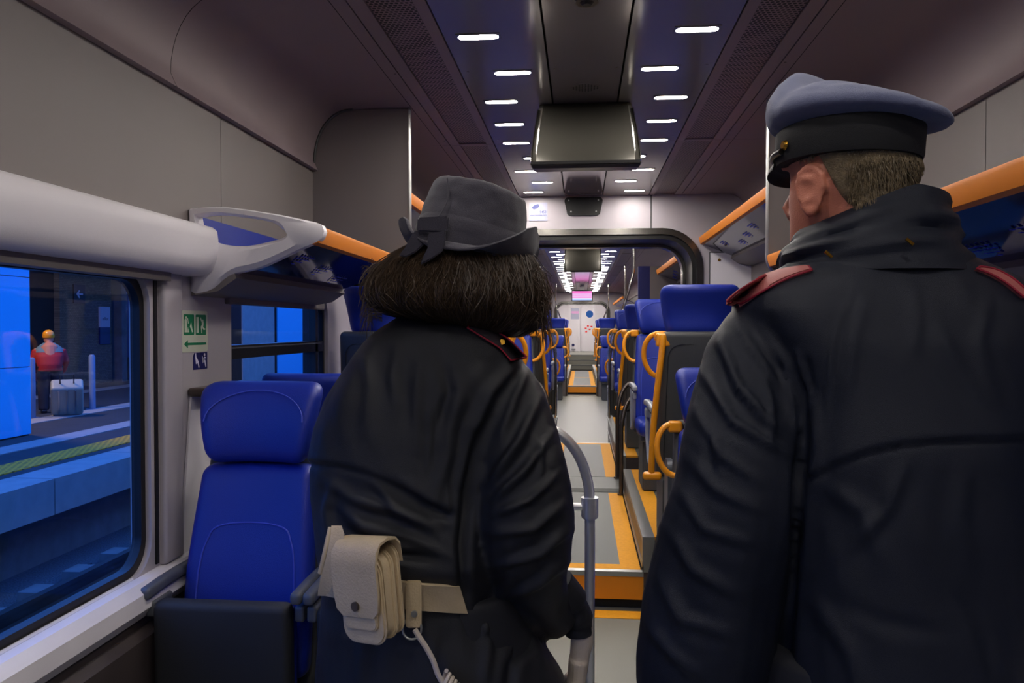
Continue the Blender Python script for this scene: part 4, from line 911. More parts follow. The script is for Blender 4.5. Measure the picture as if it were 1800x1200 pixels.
foldsW = [([(925,650),(905,700),(880,770)],9,.011),([(948,700),(910,780),(860,850)],10,.013),([(972,760),(920,830),(865,880)],9,.012),([(985,830),(930,880),(870,905)],8,.011),([(1000,880),(940,930),(860,940)],9,.013),([(1003,930),(950,975),(870,1000)],9,.012),([(1000,985),(945,1030),(885,1060)],9,.010),([(940,760),(955,800),(950,840)],6,.006),
 ([(905,640),(860,690),(830,760),(815,850)],12,.012),([(835,760),(822,860),(812,960),(815,1080)],10,-.020),([(800,700),(790,800),(760,880)],14,.008),
 ([(640,620),(650,680),(640,760)],12,.006),([(700,600),(690,660),(700,720)],12,.006),([(740,620),(730,700),(735,790)],12,.008),([(775,620),(790,690),(770,760)],12,-.008),([(752,700),(755,770),(752,830)],5,.006),
 ([(560,840),(620,880),(700,900),(790,960)],12,.010),([(575,880),(640,925),(720,945),(800,985)],11,.012),([(600,930),(680,975),(760,985)],9,-.012),([(650,840),(700,900),(770,930)],10,.009),([(690,850),(740,890),(800,910)],10,-.008),([(580,850),(570,900),(580,950)],9,.007),
 ([(620,1060),(640,1130),(630,1210)],14,.007),([(820,1060),(860,1120),(850,1210)],12,.010),([(880,1080),(930,1110),(960,1180)],12,.010),([(780,1120),(770,1180),(790,1240)],12,-.007),([(900,1020),(860,1080),(840,1140)],10,.008),([(930,1120),(900,1170),(890,1230)],12,-.010)]
sculpt(me, FW, foldsW, [([(540,811),(590,817),(640,829),(690,850),(735,872),(790,905)],.006)], 0.006)
coatW = finish(me, 'raincoat', M['coat'], wo); bw = bvh_of(coatW)
# body under the clothes
b = MB(); hc = W(828, 462, 0.02); TW = head_mb(b, hc, math.radians(-12), 0.10, 0.95)
c0 = W(740, 575, 0)
figure_mb(b, 0.92, 1.34, 0.155, 0.125, 0.09)
for v in range(len(b.v)): pass
arm = smooth_path([W(862,655,0.0), W(905,770,-0.04), W(918,900,-0.05), W(930,1015,-0.01), W(985,1092,0.06)], 4); b.tube(arm, [0.036]*6+[0.034]*6+[0.026]*(len(arm)-12), 14)
arm = smooth_path([W(660,655,0.0), W(625,760,0.06), W(620,880,0.12), W(690,950,0.26)], 4); b.tube(arm, [0.032]*6+[0.028]*(len(arm)-6), 14)
HWR = Matrix.Rotation(math.radians(6), 3, 'Y'); hand_mb(b, W(1016,1182,0.055), HWR, 0.86, 0.14, -1); b.tube([W(985,1092,0.06), W(1020,1120,0.06), W(1016,1185,0.055)], 0.016, 12)
hand_mb(b, W(700,952,0.27), Matrix.Rotation(math.radians(-70), 3, 'X'), 0.95, 0.4, 1)
finish(remeshed(b, 0.0048, 2), 'body', M['skin'], wo)
# glove on the visible hand, slightly larger than the hand
b = MB(); hand_mb(b, W(1016,1182,0.055), HWR, 1.12, 0.14, -1)
b.tube([W(1020,1085,0.06), W(1023,1110,0.06), W(1024,1132,0.06), W(1020,1155,0.057), W(1016,1185,0.055)], [0.022,0.0235,0.0225,0.020,0.020], 18)
finish(remeshed(b, 0.003, 2), 'glove', M['glove'], wo)
b = MB(); b.tube(smooth_path([W(975,1030,0.045), W(1000,1062,0.055), W(1015,1092,0.06), W(1019,1118,0.06)], 4), [0.040]*5+[0.033]*4+[0.028]*3+[0.027], 20); b.build('cuff', M['coat'], wo)
lower_clothes(wo, 0.86, 0.165, 0.10)
# hair: soft bob flaring out under the hat
b = MB(); rings = []; HRW = [(425,735,915,.105,.0),(445,700,930,.120,-.005),(470,668,942,.132,-.01),(500,652,948,.140,-.014),(525,654,952,.142,-.014),(545,674,952,.136,-.01),(562,730,948,.116,-.005),(580,812,938,.080,-.01),(592,860,920,.04,-.01)]
for py, xl, xr, hd, cy in HRW:
    c = W((xl+xr)/2, py, 0); rings.append(ell((c.x, cy+0.02, c.z), (xr-xl)/2*k, hd, 48, 2.1))
b.loft(rings); me = remeshed(b, 0.006, 3)
hb = bmesh.new(); hb.from_mesh(me)
bmesh.ops.delete(hb, geom=[f for f in hb.faces if f.calc_center_median().y > 0.05 and abs(f.calc_center_median().x-hc.x-0.01) < 0.066 and f.calc_center_median().z < hc.z+0.06], context='FACES'); hb.to_mesh(me); hb.free()
for v in me.vertices:
    a = math.atan2(v.co.y, v.co.x-0.03); f = noise.noise((a*7, v.co.z*5, 1.3))*0.010+noise.noise((a*26, v.co.z*10, 4.3))*0.004; nn = Vector(v.normal); nn.z *= 0.3; v.co += nn*f
hair = finish(me, 'hair', M['hairw'], wo); bh = bvh_of(hair)
random.seed(5); b = MB()
def strand(b, pts, r): b.tube(pts, [r]*(len(pts)-1)+[r*0.2], 3, caps=False)
cxh = W(815, 500, 0).x
for i in range(5200):
    a = random.uniform(math.radians(160), math.radians(385)); z0 = W(0, random.uniform(428, 520), 0).z; z1 = z0-random.uniform(0.05, 0.11); pts = []; da = random.uniform(-0.12, 0.12); lift = random.uniform(0.0, 0.007)+(0.012 if random.random() < 0.05 else 0)
    for j in range(7):
        t = j/6; z = z0+(z1-z0)*t; aa = a+da*t+0.05*math.sin(t*5+i); d = Vector((math.cos(aa), math.sin(aa), 0)); o = Vector((cxh+0.0, 0.01, z)); h = bh.ray_cast(o+d*0.5, -d)
        if h[0] is None: break
        pts.append(h[0]+d*(0.001+lift*(0.3+t))+Vector((0,0,0)))
    if len(pts) > 3: strand(b, pts, random.uniform(0.0004, 0.0009))
for i in range(420):   # wisps at the two ends
    s = 1 if random.random() < 0.65 else -1
    p0 = W(930 if s > 0 else 672, random.uniform(470, 565), random.uniform(-0.08, 0.08)); p1 = p0+Vector((s*random.uniform(0.01,0.045), random.uniform(-0.02,0.02), random.uniform(-0.07, -0.01) if s > 0 else random.uniform(-0.05,0.02)))
    mid = (p0+p1)/2+Vector((s*0.01, 0, 0.012)); strand(b, smooth_path([p0, mid, p1], 4), random.uniform(0.0003, 0.0006))
st = b.build('strands', M['hairw'], hair); st['kind'] = 'stuff'
# hat
HT = Matrix.Translation(W(824, 441, 0.0)) @ Matrix.Rotation(math.radians(10.5), 4, 'Y') @ Matrix.Rotation(math.radians(-4), 4, 'X')
def hring(rx, ry, h, n=64, f=None):
    o = []
    for i in range(n):
        a = 2*math.pi*i/n; e = f(a) if f else 0; o.append(HT @ Vector(((rx+e)*math.cos(a), (ry+e)*math.sin(a), h+(0.004*math.sin(2*a+0.5)))))
    return o
hat = empty('hat', (0,0,0)); hat.parent = wo
b = MB(); b.loft([hring(0.105,0.116,-0.012), hring(0.103,0.115,0.02), hring(0.098,0.111,0.06), hring(0.094,0.107,0.09), hring(0.0915,0.105,0.102), hring(0.088,0.101,0.111), hring(0.080,0.094,0.115), hring(0.05,0.062,0.112), hring(0.01,0.012,0.108)])
me = remeshed(b, 0.004, 3)
for v in me.vertices:
    v.co += Vector(v.normal)*(0.0035*noise.noise((v.co.x*14, v.co.y*14, v.co.z*22))+0.0015*noise.noise((v.co.x*40, v.co.y*40, v.co.z*60)))
crown = finish(me, 'crown', M['felt'], hat)
b = MB(); b.tube([HT @ Vector((-0.055+0.010*math.sin(t*3), -0.0955-0.012*(1-t)-0.003, 0.03+0.074*t)) for t in [i/10 for i in range(11)]], 0.0012, 6); b.build('crown_seam', M['felt'], hat)
tab = [(0,98,.078),(20,75,.066),(45,5,.05),(90,-8,.048),(140,10,.045),(165,50,.050),(185,64,.055),(203,68,.052),(214,58,.046),(228,8,.032),(242,-42,.026),(265,-46,.024),(275,-25,.030),(290,12,.040),(305,48,.050),(320,78,.064),(340,94,.078),(360,98,.078)]
def curl(a): return np.interp(math.degrees(a) % 360, [t[0] for t in tab], [t[1] for t in tab]), np.interp(math.degrees(a) % 360, [t[0] for t in tab], [t[2] for t in tab])
def brim(inner):
    R = []
    for q in [0,0.12,0.25,0.4,0.55,0.7,0.85,1.0]:
        r = []
        for i in range(96):
            a = 2*math.pi*i/96; cdeg, e = curl(a); c = math.radians(cdeg)*min(1, q*1.5+0.0); ce = math.radians(cdeg)
            # arc that starts flat and turns up
            n_ = 8; x = z = 0
            for s_ in range(n_): cc = ce*min(1.0, 0.35+1.3*(s_/n_)*q); x += math.cos(cc)*e*q/n_; z += math.sin(cc)*e*q/n_
            th = inner*0.0028*(1 if q < 1 else 0.6); rr = Vector((math.cos(a), math.sin(a), 0)); p = Vector((0.104*math.cos(a), 0.115*math.sin(a), -0.010))+rr*x+Vector((0,0,z))
            p += Vector((0,0,1))*th*math.cos(ce)-rr*th*math.sin(ce); r.append(HT @ p)
        R.append(r)
    return R
U, L = brim(1), brim(-1); b = MB(); b.loft(U+list(reversed(L))+[U[0]], caps=False); b.build('brim', M['felt'], hat, angle=80)
b = MB(); b.loft([hring(0.1065,0.1175,-0.012), hring(0.108,0.119,0.002), hring(0.1075,0.1185,0.016,f=lambda a:0.002*math.sin(5*a)), hring(0.1065,0.118,0.030,f=lambda a:0.0015*math.sin(7*a)), hring(0.1025,0.1145,0.040), hring(0.098,0.11,0.036)], caps=False); b.build('hat_band', M['felt'], hat)
def plate(F, pts, dy, thick, n=None):
    b = MB(); V = [F.W(x, y, dy+(e if len(q) == 0 else q[0])) for (x, y, *q) in pts for e in (0,)]; m_ = len(V)
    return b.add([v-Vector((0,thick/2,0)) for v in V]+[v+Vector((0,thick/2,0)) for v in V], [tuple(range(m_)), tuple(reversed(range(m_, 2*m_)))]+[(i, m_+i, m_+(i+1)%m_, (i+1)%m_) for i in range(m_)])
bow = MB(); bow.cur = 0
b = plate(FW, [(727,408),(748,402),(757,414),(748,428),(731,444),(714,452),(701,450),(712,436)], -0.112, 0.006); b.build('ribbon_tail', M['felt'], hat, bevel=0.002)
b = plate(FW, [(752,412),(784,405),(783,430),(777,443),(760,455),(739,466),(744,452),(752,436)], -0.132, 0.006); b.build('ribbon_tail', M['felt'], hat, bevel=0.002)
b = plate(FW, [(735,383),(790,380),(788,410),(733,408)], -0.122, 0.008); b.build('bow_knot', M['felt'], hat, bevel=0.003)
# epaulette, belt, pouch, lanyard
def epaulette(F, bv, root, r0, r1, base, gold=True, dotuv=None):
    b, G = drape(F, bv, r0, r1, 0.004, 0.003, 14, 5); o = b.build('epaulette', base, root)
    q = MB(); n = len(G); loop = [G[i][0] for i in range(n)]+[G[-1][j] for j in range(5)]+[G[i][-1] for i in range(n-1,-1,-1)]+[G[0][j] for j in range(4,-1,-1)]
    q.tube([p-Vector((0,0.005,-0.001)) for p in loop], 0.0016, 6); q.build('piping', M['crim'], o); return o, G
eo, G = epaulette(FW, bw, wo, [(826,571),(860,576),(895,596),(926,628)], [(822,577),(850,594),(880,612),(898,634)], M['slate'])
b = MB(); p = G[8][2]; b.disc(p-Vector((0,0.004,0)), (0,-1,0.3), 0.006, 0.004, 5); b.build('star', M['brass'], eo)
b, G = drape(FW, bw, [(566,1000),(640,1015),(740,1028),(806,1032)], [(560,1045),(640,1062),(740,1074),(820,1080)], 0.004, 0.003, 24, 4); belt = b.build('belt', M['leather'], wo)
# pouch: box body with gusset, flap folded over the front, its face turned to the left
PT = Matrix.Translation(W(655, 1035, -0.195)) @ Matrix.Rotation(math.radians(-34), 4, 'Z') @ Matrix.Rotation(math.radians(-7), 4, 'Y')
po = empty('pouch', (0,0,0)); po.parent = wo
def prf(x0, x1, z0, z1, r): return rrect(x0, x1, z0, z1, r, 5)
b = MB(); b.prism(prf(-0.048,0.048,-0.082,0.055,0.026), 'y', -0.030, -0.022, PT); b.build('front_panel', M['leather'], po, bevel=0.003)
b = MB(); b.prism(prf(-0.036,0.036,-0.058,0.05,0.012), 'y', -0.036, -0.029, PT); b.build('stitched_panel', M['leather'], po, bevel=0.002)
b = MB(); b.prism(prf(-0.043,0.043,-0.076,0.06,0.024), 'y', -0.022, 0.012, PT); b.build('gusset', M['leather'], po, bevel=0.004)
b = MB(); b.prism(prf(-0.048,0.048,-0.080,0.065,0.026), 'y', -0.003, 0.003, PT); b.build('divider', M['leather'], po, bevel=0.002)
b = MB(); b.prism(prf(-0.048,0.048,-0.076,0.07,0.024), 'y', 0.012, 0.019, PT); b.build('back_panel', M['leather'], po, bevel=0.003)
pf = [(0.022,0.045),(0.020,0.072),(0.010,0.083),(-0.008,0.085),(-0.026,0.080),(-0.038,0.066),(-0.042,0.045),(-0.0415,0.0),(-0.041,-0.025),(-0.040,-0.036)]
b = MB(); R = []
for i, (y, z) in enumerate(pf):
    hw = 0.050 if i < 8 else (0.046 if i == 8 else 0.034); R.append([PT @ Vector((-hw, y, z)), PT @ Vector((hw, y, z)), PT @ Vector((hw, y+0.0045 if i > 4 else y, z-(0.0045 if i <= 5 else 0))), PT @ Vector((-hw, y+0.0045 if i > 4 else y, z-(0.0045 if i <= 5 else 0)))])
b.loft(R); b.build('flap', M['leather'], po, angle=50)
b = MB(); b.disc(PT @ Vector((0.0,-0.042,-0.018)), PT.to_3x3() @ Vector((0,-1,0)), 0.0075, 0.004, 16); b.build('stud', M['bronze'], po)
# strap at the left, keeper with stud, D ring, lanyard
b = MB(); b.loft([[W(x-w, y, d), W(x+w, y, d-0.01), W(x+w, y, d+0.0), W(x-w, y, d+0.01)] for x, y, w, d in ((590,925,9,-0.155),(592,940,12,-0.17),(586,975,13,-0.178),(577,1010,13,-0.175),(568,1040,11,-0.165),(563,1050,7,-0.155))]); b.build('hanging_strap', M['leather'], wo)
b = MB(); b.tube([W(579,928,-0.15), W(573,955,-0.165), W(566,985,-0.165), W(560,1010,-0.16)], 0.004, 8, flat=0.5); b.build('strap_edge', M['leather'], wo)
def strip(name, x0, x1, y0, y1, dy, m=M['leather'], par=wo, r=6):
    c = W((x0+x1)/2, (y0+y1)/2, dy); s_ = (1.45+dy)/1350; b = MB(); b.prism([(c.x+a*s_, c.z+e*s_) for a, e in rrect(-(x1-x0)/2, (x1-x0)/2, -(y1-y0)/2, (y1-y0)/2, r, 4)], 'y', c.y-0.004, c.y+0.004); return b.build(name, m, par, bevel=0.002)
kp = strip('belt_keeper', 712, 740, 1022, 1106, -0.150); k2 = strip('belt_keeper', 690, 710, 1010, 1102, -0.140)
for x, y, d in ((727,1081,-0.155),(698,1078,-0.145)): b = MB(); b.disc(W(x, y, d), (0,-1,0), 0.0055, 0.004, 14); b.build('stud', M['alu'], kp if x > 710 else k2)
c = W(723, 1108, -0.152); b = MB(); b.tube([c+Vector((0.016*math.cos(a), 0.004*math.sin(a), 0.017*math.sin(a))) for a in [i/24*2*math.pi for i in range(25)]], 0.0022, 8); b.build('ring', M['alu'], wo)
cdm = MB(); cdm.tube(smooth_path([W(728,1110,-0.16), W(735,1122,-0.16), W(748,1142,-0.16), W(760,1165,-0.16), W(768,1188,-0.16), W(776,1203,-0.16)], 5), 0.0048, 8)
hx = []
for i in range(150):
    t = i/150; ce = W(778+60*t, 1196+70*t, -0.16); a = t*2*math.pi*11; hx.append(ce+Vector((0.011*math.cos(a)*0.5, 0.012*math.sin(a), 0.012*math.cos(a))))
cdm.tube(hx, 0.0035, 7); cdm.build('lanyard', M['glove'], wo)

# ---------------- officer in the peaked cap
FM = Frame(1540, 1.089); V_ = FM.W; km = 1.089/1350
mo = empty('person', FM.loc(), YAW, 'person in dark navy raincoat and blue grey peaked cap, seen from behind, red epaulettes', 'person')
b = MB(); rings = []
for py, xl, xr, hd, cy in ((425,1462,1640,.065,.0),(445,1430,1668,.080,0),(466,1385,1715,.095,0),(490,1335,1765,.112,0),(515,1298,1802,.125,0),(545,1290,1812,.136,0),(600,1318,1790,.150,0),(680,1345,1775,.155,0),(780,1365,1765,.158,-.005),(900,1375,1762,.158,-.005),(1000,1378,1765,.158,0),(1120,1376,1772,.162,0),(1250,1372,1780,.168,0),(1400,1368,1788,.172,0)):
    c = V_((xl+xr)/2, py, 0); rings.append(ell((c.x, cy, c.z), (xr-xl)/2*km, hd, 44, 2.4))
b.loft(rings)
sleeve(b, FM, [(1335,560,50,0.0),(1318,620,74,-0.01),(1308,700,87,-0.02),(1302,780,98,-0.03),(1298,860,105,-0.03),(1276,940,108,-0.02),(1257,1020,116,0.0),(1243,1100,121,0.01),(1238,1200,122,0.04),(1245,1290,95,0.07),(1255,1370,70,0.10)])
sleeve(b, FM, [(1765,560,52,0.0),(1782,620,74,-0.01),(1795,700,87,-0.02),(1803,780,96,-0.03),(1808,860,102,-0.03),(1815,940,106,-0.02),(1826,1020,110,0.0),(1835,1100,112,0.01),(1840,1200,112,0.04),(1835,1290,90,0.07),(1828,1370,70,0.10)])
me = remeshed(b, 0.0055, 8)
foldsM = [([(1290,560),(1330,620),(1390,700)],9,.010),([(1262,590),(1300,680),(1370,760)],10,.013),([(1235,650),(1290,740),(1390,800)],10,.012),([(1225,720),(1270,800),(1340,850)],10,.010),([(1330,560),(1380,640),(1400,740),(1410,830)],9,.012),([(1210,800),(1260,860),(1340,900)],11,.010),([(1200,860),(1240,930),(1330,960)],11,.010),([(1180,930),(1220,1000),(1300,1050)],12,.010),([(1160,1010),(1200,1090),(1290,1120)],13,.009),([(1130,1090),(1180,1150),(1240,1200)],13,.008),
 ([(1418,640),(1412,760),(1405,900),(1395,1040),(1392,1180)],10,-.020),([(1430,700),(1440,790),(1430,880)],12,.008),([(1400,620),(1420,690),(1412,790)],7,.010),
 ([(1500,500),(1470,580),(1455,680),(1450,770)],6,.006),([(1520,520),(1500,600),(1490,700)],14,.006),([(1600,500),(1610,560),(1600,640)],14,.005),([(1640,560),(1680,640),(1740,720)],12,.006),([(1740,520),(1720,600),(1745,690)],14,.006),
 ([(1440,850),(1520,900),(1560,1000)],18,.006),([(1600,800),(1560,900),(1480,980)],16,.007),([(1700,820),(1690,920),(1720,1020)],20,.006),([(1480,1060),(1560,1100),(1680,1120)],18,-.006),([(1430,1050),(1500,1150),(1520,1230)],18,.007),([(1700,1050),(1740,1120),(1750,1200)],16,-.007),([(1340,640),(1360,720),(1355,790)],8,.007),([(1250,720),(1245,800),(1260,860)],9,-.007)]
sculpt(me, FM, foldsM, [([(1425,838),(1470,815),(1530,792),(1600,778),(1680,772),(1810,768)],.006)], 0.006, gain=1.05)
coatM = finish(me, 'raincoat', M['navy'], mo); bm_ = bvh_of(coatM)
# stand-up collar
b = MB(); NA = 60
def coll(t, out):
    r = []
    for i in range(NA):
        a = math.radians(98+ (442-98)*i/(NA-1))       # opens at the front
        fr = max(0.0, math.sin(a))**1.7; lf = max(0, -math.cos(a)); top = V_(0, 345, 0).z-0.118*fr**0.9-0.012*max(0,math.cos(a))-0.046*lf**1.5; bot = V_(0, 482, 0).z-0.02*fr
        cx0 = V_(1543, 470, 0).x; cx1 = V_(1552, 345, 0).x
        hx = 0.130+(0.076-0.130)*t**0.62+0.02*fr*t+0.036*lf*t+0.016*lf*math.sin(math.pi*t); hy = 0.112+(0.088-0.112)*t+0.03*fr*t+0.022*lf*math.sin(math.pi*min(1,t*1.1))+0.006; cx = cx0+(cx1-cx0)*t-0.03*fr*t
        wr = 0.0045*math.sin(t*15+a*2.0)*math.sin(t*math.pi)+0.0035*math.sin(t*24-a*3+1)*math.sin(t*math.pi)
        r.append(Vector((cx+(hx+out+wr)*math.cos(a), 0.005+(hy+out+wr)*math.sin(a)+0.0*t, bot+(top-bot)*t)))
    return r
T_ = [i/14 for i in range(15)]
outer = [coll(t, 0.004) for t in T_]; inner = [coll(t, -0.004) for t in reversed(T_)]; loop = outer+inner+[outer[0]]
b.loft(loop, caps=False, closed=False)
for e in (0, NA-1):
    m0 = len(T_); vs = [r[e] for r in outer]+[r[e] for r in inner]; b.add(vs, [(j, j+1, 2*m0-2-j, 2*m0-1-j) for j in range(m0-1)])
b.build('collar', M['navy'], mo, angle=70)
for x, y, dy in ((1597,425,-0.125),(1455,447,-0.105)):
    p = V_(x, y, dy); q = MB(); q.tube([p+Vector((-0.004,0,0.004)), p+Vector((0.004,-0.002,-0.004))], 0.0022, 8); q.build('metal_pin', M['brass'], mo)
# head, neck, body
PHI = math.radians(27); hcM = V_(1490, 322, 0.0); b = MB(); TM = head_mb(b, hcM, PHI, 0, 0.99)
figure_mb(b, 0.95, 1.42, 0.175, 0.125, 0.10)
for P in ([(1345,600,0),(1305,720,-.02),(1295,880,-.02),(1250,1080,.01),(1238,1220,.04),(1255,1370,.10)], [(1755,600,0),(1795,720,-.02),(1808,880,-.02),(1830,1080,.01),(1840,1220,.04),(1828,1370,.10)]):
    pp = smooth_path([V_(*q) for q in P], 4); b.tube(pp, [0.036]*8+[0.036]*6+[0.030]*(len(pp)-14), 14)
hand_mb(b, V_(1258,1395,0.11), Matrix.Rotation(math.radians(20), 3, 'X'), 1.05, 0.35, 1); hand_mb(b, V_(1826,1395,0.11), Matrix.Rotation(math.radians(20), 3, 'X'), 1.05, 0.35, -1)
bodyM = finish(remeshed(b, 0.0042, 2), 'body', M['skin'], mo)
for s in (-1, 1):
    for par, T in ((mo, TM), (wo, TW)):
        b = MB(); b.rbox((0,0,0), (0.0115,0.0115,0.0115), 0.0114); o = b.build('eye', mat('eye_white', (225,220,215), 0.2) if 'eye_white' not in bpy.data.materials else bpy.data.materials['eye_white'], par); o.location = T @ Vector((s*0.031, 0.0640, 0.010))
lower_clothes(mo, 0.90, 0.175, 0.12)
# short hair: cap of hair on the back and sides, fringe of strands
bb = bvh_of(bodyM); b = MB(); NA2 = 72; RR = []; TI = TM.inverted()
def hairline(a):   # a = angle in head frame, 90 = face. lower limit of the hair
    d = abs(((math.degrees(a)-270+180) % 360)-180)    # 0 at nape
    return np.interp(d, [0,30,50,62,70,76,84,92,100,112,125,180], [-0.048,-0.048,-0.046,-0.038,-0.024,-0.010,0.018,0.034,0.028,0.030,0.05,0.07])
for t in [i/12 for i in range(13)]:
    r = []
    for i in range(NA2):
        a = 2*math.pi*i/NA2; z = hairline(a)*(1-t)+0.060*t; o = TM @ Vector((0,-0.012,z)); d = (TM.to_3x3() @ Vector((math.cos(a), math.sin(a), 0))).normalized(); h = bb.ray_cast(o, d)
        ear = abs(math.cos(a)) > 0.9
        # do not ride over the ears: cap the distance by the skull ellipse
        lim = 0.99/math.sqrt((math.cos(a)/0.079)**2+(math.sin(a)/0.098)**2)*1.01
        dist = min((h[0]-o).length if h[0] is not None else lim, lim)
        r.append(o+d*(dist+(0.0005 if t < 0.01 else (0.0005 if t > 0.6 else 0.0045))+0.0012*noise.noise((a*9, z*90, 0))))
    RR.append(r)
b.loft(RR, caps=False); hairM = b.build('hair', M['hairm'], mo, angle=80)
b = MB(); g = MB(); bhm = bvh_of(hairM); random.seed(8)
for i in range(7000):
    a = random.uniform(0, 2*math.pi); z = random.uniform(hairline(a)+0.002, 0.022); o = TM @ Vector((0,-0.012,z)); d = (TM.to_3x3() @ Vector((math.cos(a), math.sin(a), 0))).normalized(); h = bhm.ray_cast(o+d*0.3, -d)
    if h[0] is None: continue
    if abs(math.cos(a)) > 0.86 and z < 0.03: continue
    L = random.uniform(0.005, 0.011); tg = Vector((random.uniform(-.3,.3)*d.y, -random.uniform(-.3,.3)*d.x, -1)).normalized(); p = h[0]
    dd = abs(((math.degrees(a)-270+180) % 360)-180)
    (g if (dd > 92 and random.random() < 0.7) or random.random() < 0.05 else b).tube([p-d*0.001, p+d*0.0025+tg*L*0.5, p+d*0.003+tg*L], [0.0005,0.0004,0.0001], 3, caps=False)
for q, m_ in ((b, M['hairm']), (g, M['hairg'])): o = q.build('strands', m_, hairM); o['kind'] = 'stuff'
# cap
cap = empty('peaked_cap', (0,0,0)); cap.parent = mo
CT = Matrix.Translation(V_(1485, 284, 0.0)) @ Matrix.Rotation(math.radians(3.0), 4, 'Y') @ Matrix.Rotation(PHI, 4, 'Z') @ Matrix.Diagonal((0.895,0.905,0.94,1))
def cring(rx, ry, f, n=72):
    return [CT @ Vector((rx*math.cos(2*math.pi*i/n), ry*math.sin(2*math.pi*i/n), f(2*math.pi*i/n) if callable(f) else f)) for i in range(n)]
b = MB(); b.loft([cring(0.096,0.112,-0.006), cring(0.098,0.114,0.0), cring(0.0985,0.1145,0.02), cring(0.099,0.115,0.042), cring(0.095,0.111,0.046)], caps=True); b.build('band', M['band'], cap, angle=60)
front = math.pi/2
def rim(a, base, amp):   # higher at the front, lower at the back, small side sag
    return base+amp*math.sin(a)+0.004*math.sin(2*a+0.6)
def bump(a, q): return 0
rings = [cring(0.091,0.107,0.040), cring(0.104,0.119,lambda a: rim(a,0.046,0.004)), cring(0.118,0.133,lambda a: rim(a,0.051,0.008)), cring(0.1255,0.1405,lambda a: rim(a,0.057,0.012)), cring(0.1265,0.1415,lambda a: rim(a,0.064,0.014)), cring(0.122,0.137,lambda a: rim(a,0.075,0.018)), cring(0.109,0.124,lambda a: rim(a,0.089,0.024)), cring(0.086,0.099,lambda a: rim(a,0.100,0.028)), cring(0.053,0.061,lambda a: rim(a,0.104,0.018)), cring(0.015,0.018,lambda a: 0.101)]
b = MB(); b.loft(rings); me = remeshed(b, 0.004, 3); CI = CT.inverted(); me.transform(Matrix.Translation((0.008,0,0)))
for v in me.vertices:
    q = CI @ v.co; up = max(0, min(1, (q.z-0.055)/0.03))
    q.x -= 0; dz = 0.026*math.exp(-((q.x+0.02)/0.075)**2-((q.y-0.085)/0.055)**2)-0.013*math.exp(-((q.y-0.03)/0.03)**2-((q.x+0.03)/0.08)**2)+0.004*noise.noise((q.x*18, q.y*18, 0.5))-0.012*math.exp(-((q.x-0.1)/0.05)**2-((q.y+0.07)/0.06)**2)
    v.co += (CT.to_3x3() @ Vector((0,0,dz)))*up+Vector(v.normal)*0.0018*noise.noise((q.x*30+q.y*8, q.y*30, q.z*40))
finish(me, 'crown', M['capc'], cap)
b = MB(); R = []
for q, dz in ((0.0,0.0),(0.35,-0.005),(0.7,-0.012),(1.0,-0.022)):
    r = []
    for i in range(21):
        a = math.radians(90-46+92*i/20); e = 0.018*q*max(0.0, math.cos((a-math.pi/2)*1.9))**0.6; r.append(((0.098+e)*math.cos(a), (0.114+e)*math.sin(a), 0.003+dz*(math.cos((a-math.pi/2)*1.3))))
    R.append(r)
top = [[CT @ Vector(p) for p in r] for r in R]; bot = [[CT @ (Vector(p)-Vector((0,0,0.003))) for p in r] for r in reversed(R)]
b.loft(top+bot+[top[0]], caps=False, closed=False); b.build('visor', M['black'], cap)
b = MB(); b.tube([CT @ Vector((0.1015*math.cos(a), 0.1175*math.sin(a), 0.008)) for a in [math.radians(22+136*i/24) for i in range(25)]], 0.0045, 8); b.build('chin_strap', M['blackpl'], cap)
ab = math.radians(162); pb = CT @ Vector((0.1025*math.cos(ab), 0.1185*math.sin(ab), 0.016)); b = MB(); nb = (CT.to_3x3() @ Vector((math.cos(ab), math.sin(ab), 0))); b.disc(pb-nb*0.002, nb, 0.0075, 0.004, 16, 0.005); b.build('button', M['brass'], cap)
pc_ = CT @ Vector((0, 0.1165, 0.03)); nb = (CT.to_3x3() @ Vector((0,1,0))); b = MB(); b.disc(pc_-nb*0.002, nb, 0.018, 0.004, 20, 0.012); b.build('badge', M['brass'], cap)
# epaulettes
eo, G = epaulette(FM, bm_, mo, [(1418,470),(1380,474),(1335,488),(1295,512),(1276,531)], [(1424,476),(1386,488),(1352,505),(1320,524),(1300,535)], M['epau'])
eo, G = epaulette(FM, bm_, mo, [(1718,470),(1745,474),(1775,490),(1810,520)], [(1712,474),(1735,482),(1765,499),(1795,524)], M['epau'])

# ---------------- stooping traveller with a suitcase on the platform
tr = empty('person', (-9.35, 12.75, -0.06), math.radians(40), 'person in red jacket and orange cap stooping over a suitcase on the platform', 'person')
b = MB()
b.tube([(0,-0.02,0.80),(0,0.05,0.98),(0,0.12,1.12),(0,0.17,1.2)], [0.14,0.15,0.16,0.09], 16); b.tube([(0,0.18,1.18),(0,0.22,1.27)], 0.055, 12)
b.rbox((0,0.26,1.32), (0.075,0.09,0.105), 0.07)
for s in (-1, 1):
    b.tube([(s*0.09,-0.02,0.82),(s*0.10,0.02,0.45),(s*0.10,-0.02,0.08)], [0.085,0.06,0.045], 12); b.tube([(s*0.10,-0.06,0.04),(s*0.10,0.12,0.035)], [0.04,0.035], 10); b.tube([(s*0.17,0.14,1.13),(s*0.22,0.12,0.90),(s*0.20,0.22,0.68)], [0.06,0.05,0.035], 12); hand_mb(b, Vector((s*0.20,0.23,0.66)), Matrix.Rotation(math.radians(30),3,'X'), 1.0, 0.4, -s)
finish(remeshed(b, 0.010, 2), 'body', M['skin'], tr)
M['redj'] = mat('red_jacket', (170,24,36), 0.7, 0, 0.4, 60); M['tealj'] = mat('grey_teal_yoke', (90,120,130), 0.7)
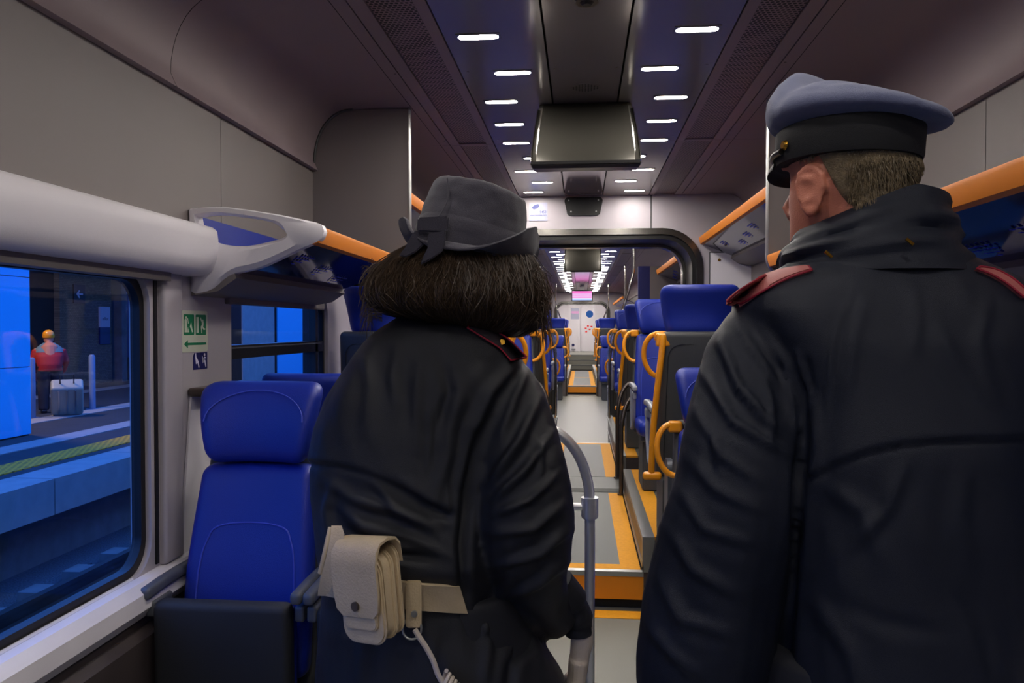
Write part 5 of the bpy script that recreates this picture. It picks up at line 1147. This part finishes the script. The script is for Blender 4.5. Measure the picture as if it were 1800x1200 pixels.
b = MB(); b.loft([ell((0,y,z), hx, hy, 24) for y, z, hx, hy in ((-0.03,0.74,0.19,0.15),(0.0,0.86,0.20,0.17),(0.06,1.0,0.22,0.17),(0.11,1.08,0.22,0.16))])
for s in (-1, 1): b.tube([(s*0.18,0.13,1.10),(s*0.24,0.11,0.90),(s*0.21,0.20,0.72)], [0.085,0.075,0.055], 14)
finish(remeshed(b, 0.014, 3), 'jacket', M['redj'], tr)
b = MB(); b.loft([ell((0,y,z), hx, hy, 24) for y, z, hx, hy in ((0.105,1.07,0.225,0.165),(0.13,1.13,0.215,0.15),(0.16,1.19,0.15,0.12),(0.18,1.235,0.085,0.085))]); b.build('jacket_yoke', M['tealj'], tr)
b = MB(); [b.tube([(s*0.09,-0.02,0.84),(s*0.10,0.02,0.45),(s*0.10,-0.02,0.06)], [0.115,0.09,0.085], 14) for s in (-1, 1)]; finish(remeshed(b, 0.014, 2), 'trousers', M['trs'], tr)
b = MB(); b.loft([ell((0,0.26,z), hx, hx*1.15, 20) for z, hx in ((1.32,0.09),(1.36,0.098),(1.42,0.085),(1.455,0.05),(1.465,0.01))]); b.build('cap', M['orange'], tr)
for s in (-1, 1): b = MB(); b.rbox((s*0.10,0.03,0.035),(0.048,0.13,0.034),0.025); b.build('shoe', M['shoe'], tr)
su = empty('suitcase', (-8.80, 12.42, -0.06), math.radians(35), 'pale hard shell suitcase lying tilted before the stooping traveller', 'suitcase')
ST = Matrix.Rotation(math.radians(35), 4, 'X')
b = MB(); b.rbox((0,0.05,0.36), (0.24,0.14,0.30), 0.05, M=ST); b.build('shell', mat('suitcase_shell', (170,172,160), 0.4), su)
for x in (-0.12, 0, 0.12): b = MB(); b.box((x-0.01,-0.10,0.10),(x+0.01,-0.085,0.62), ST); b.build('rib', M['alu'], su, smooth=False)
b = MB(); b.tube([ST @ Vector(p) for p in ((-0.1,0.05,0.64),(-0.1,0.05,0.85),(0.1,0.05,0.85),(0.1,0.05,0.64))], 0.012, 8); b.build('handle', M['blackpl'], su)
for x in (-0.18, 0.18): b = MB(); p = ST @ Vector((x,0.12,0.05)); b.disc(p, (1,0,0), 0.04, 0.03, 14); b.build('wheel', M['rubber'], su)
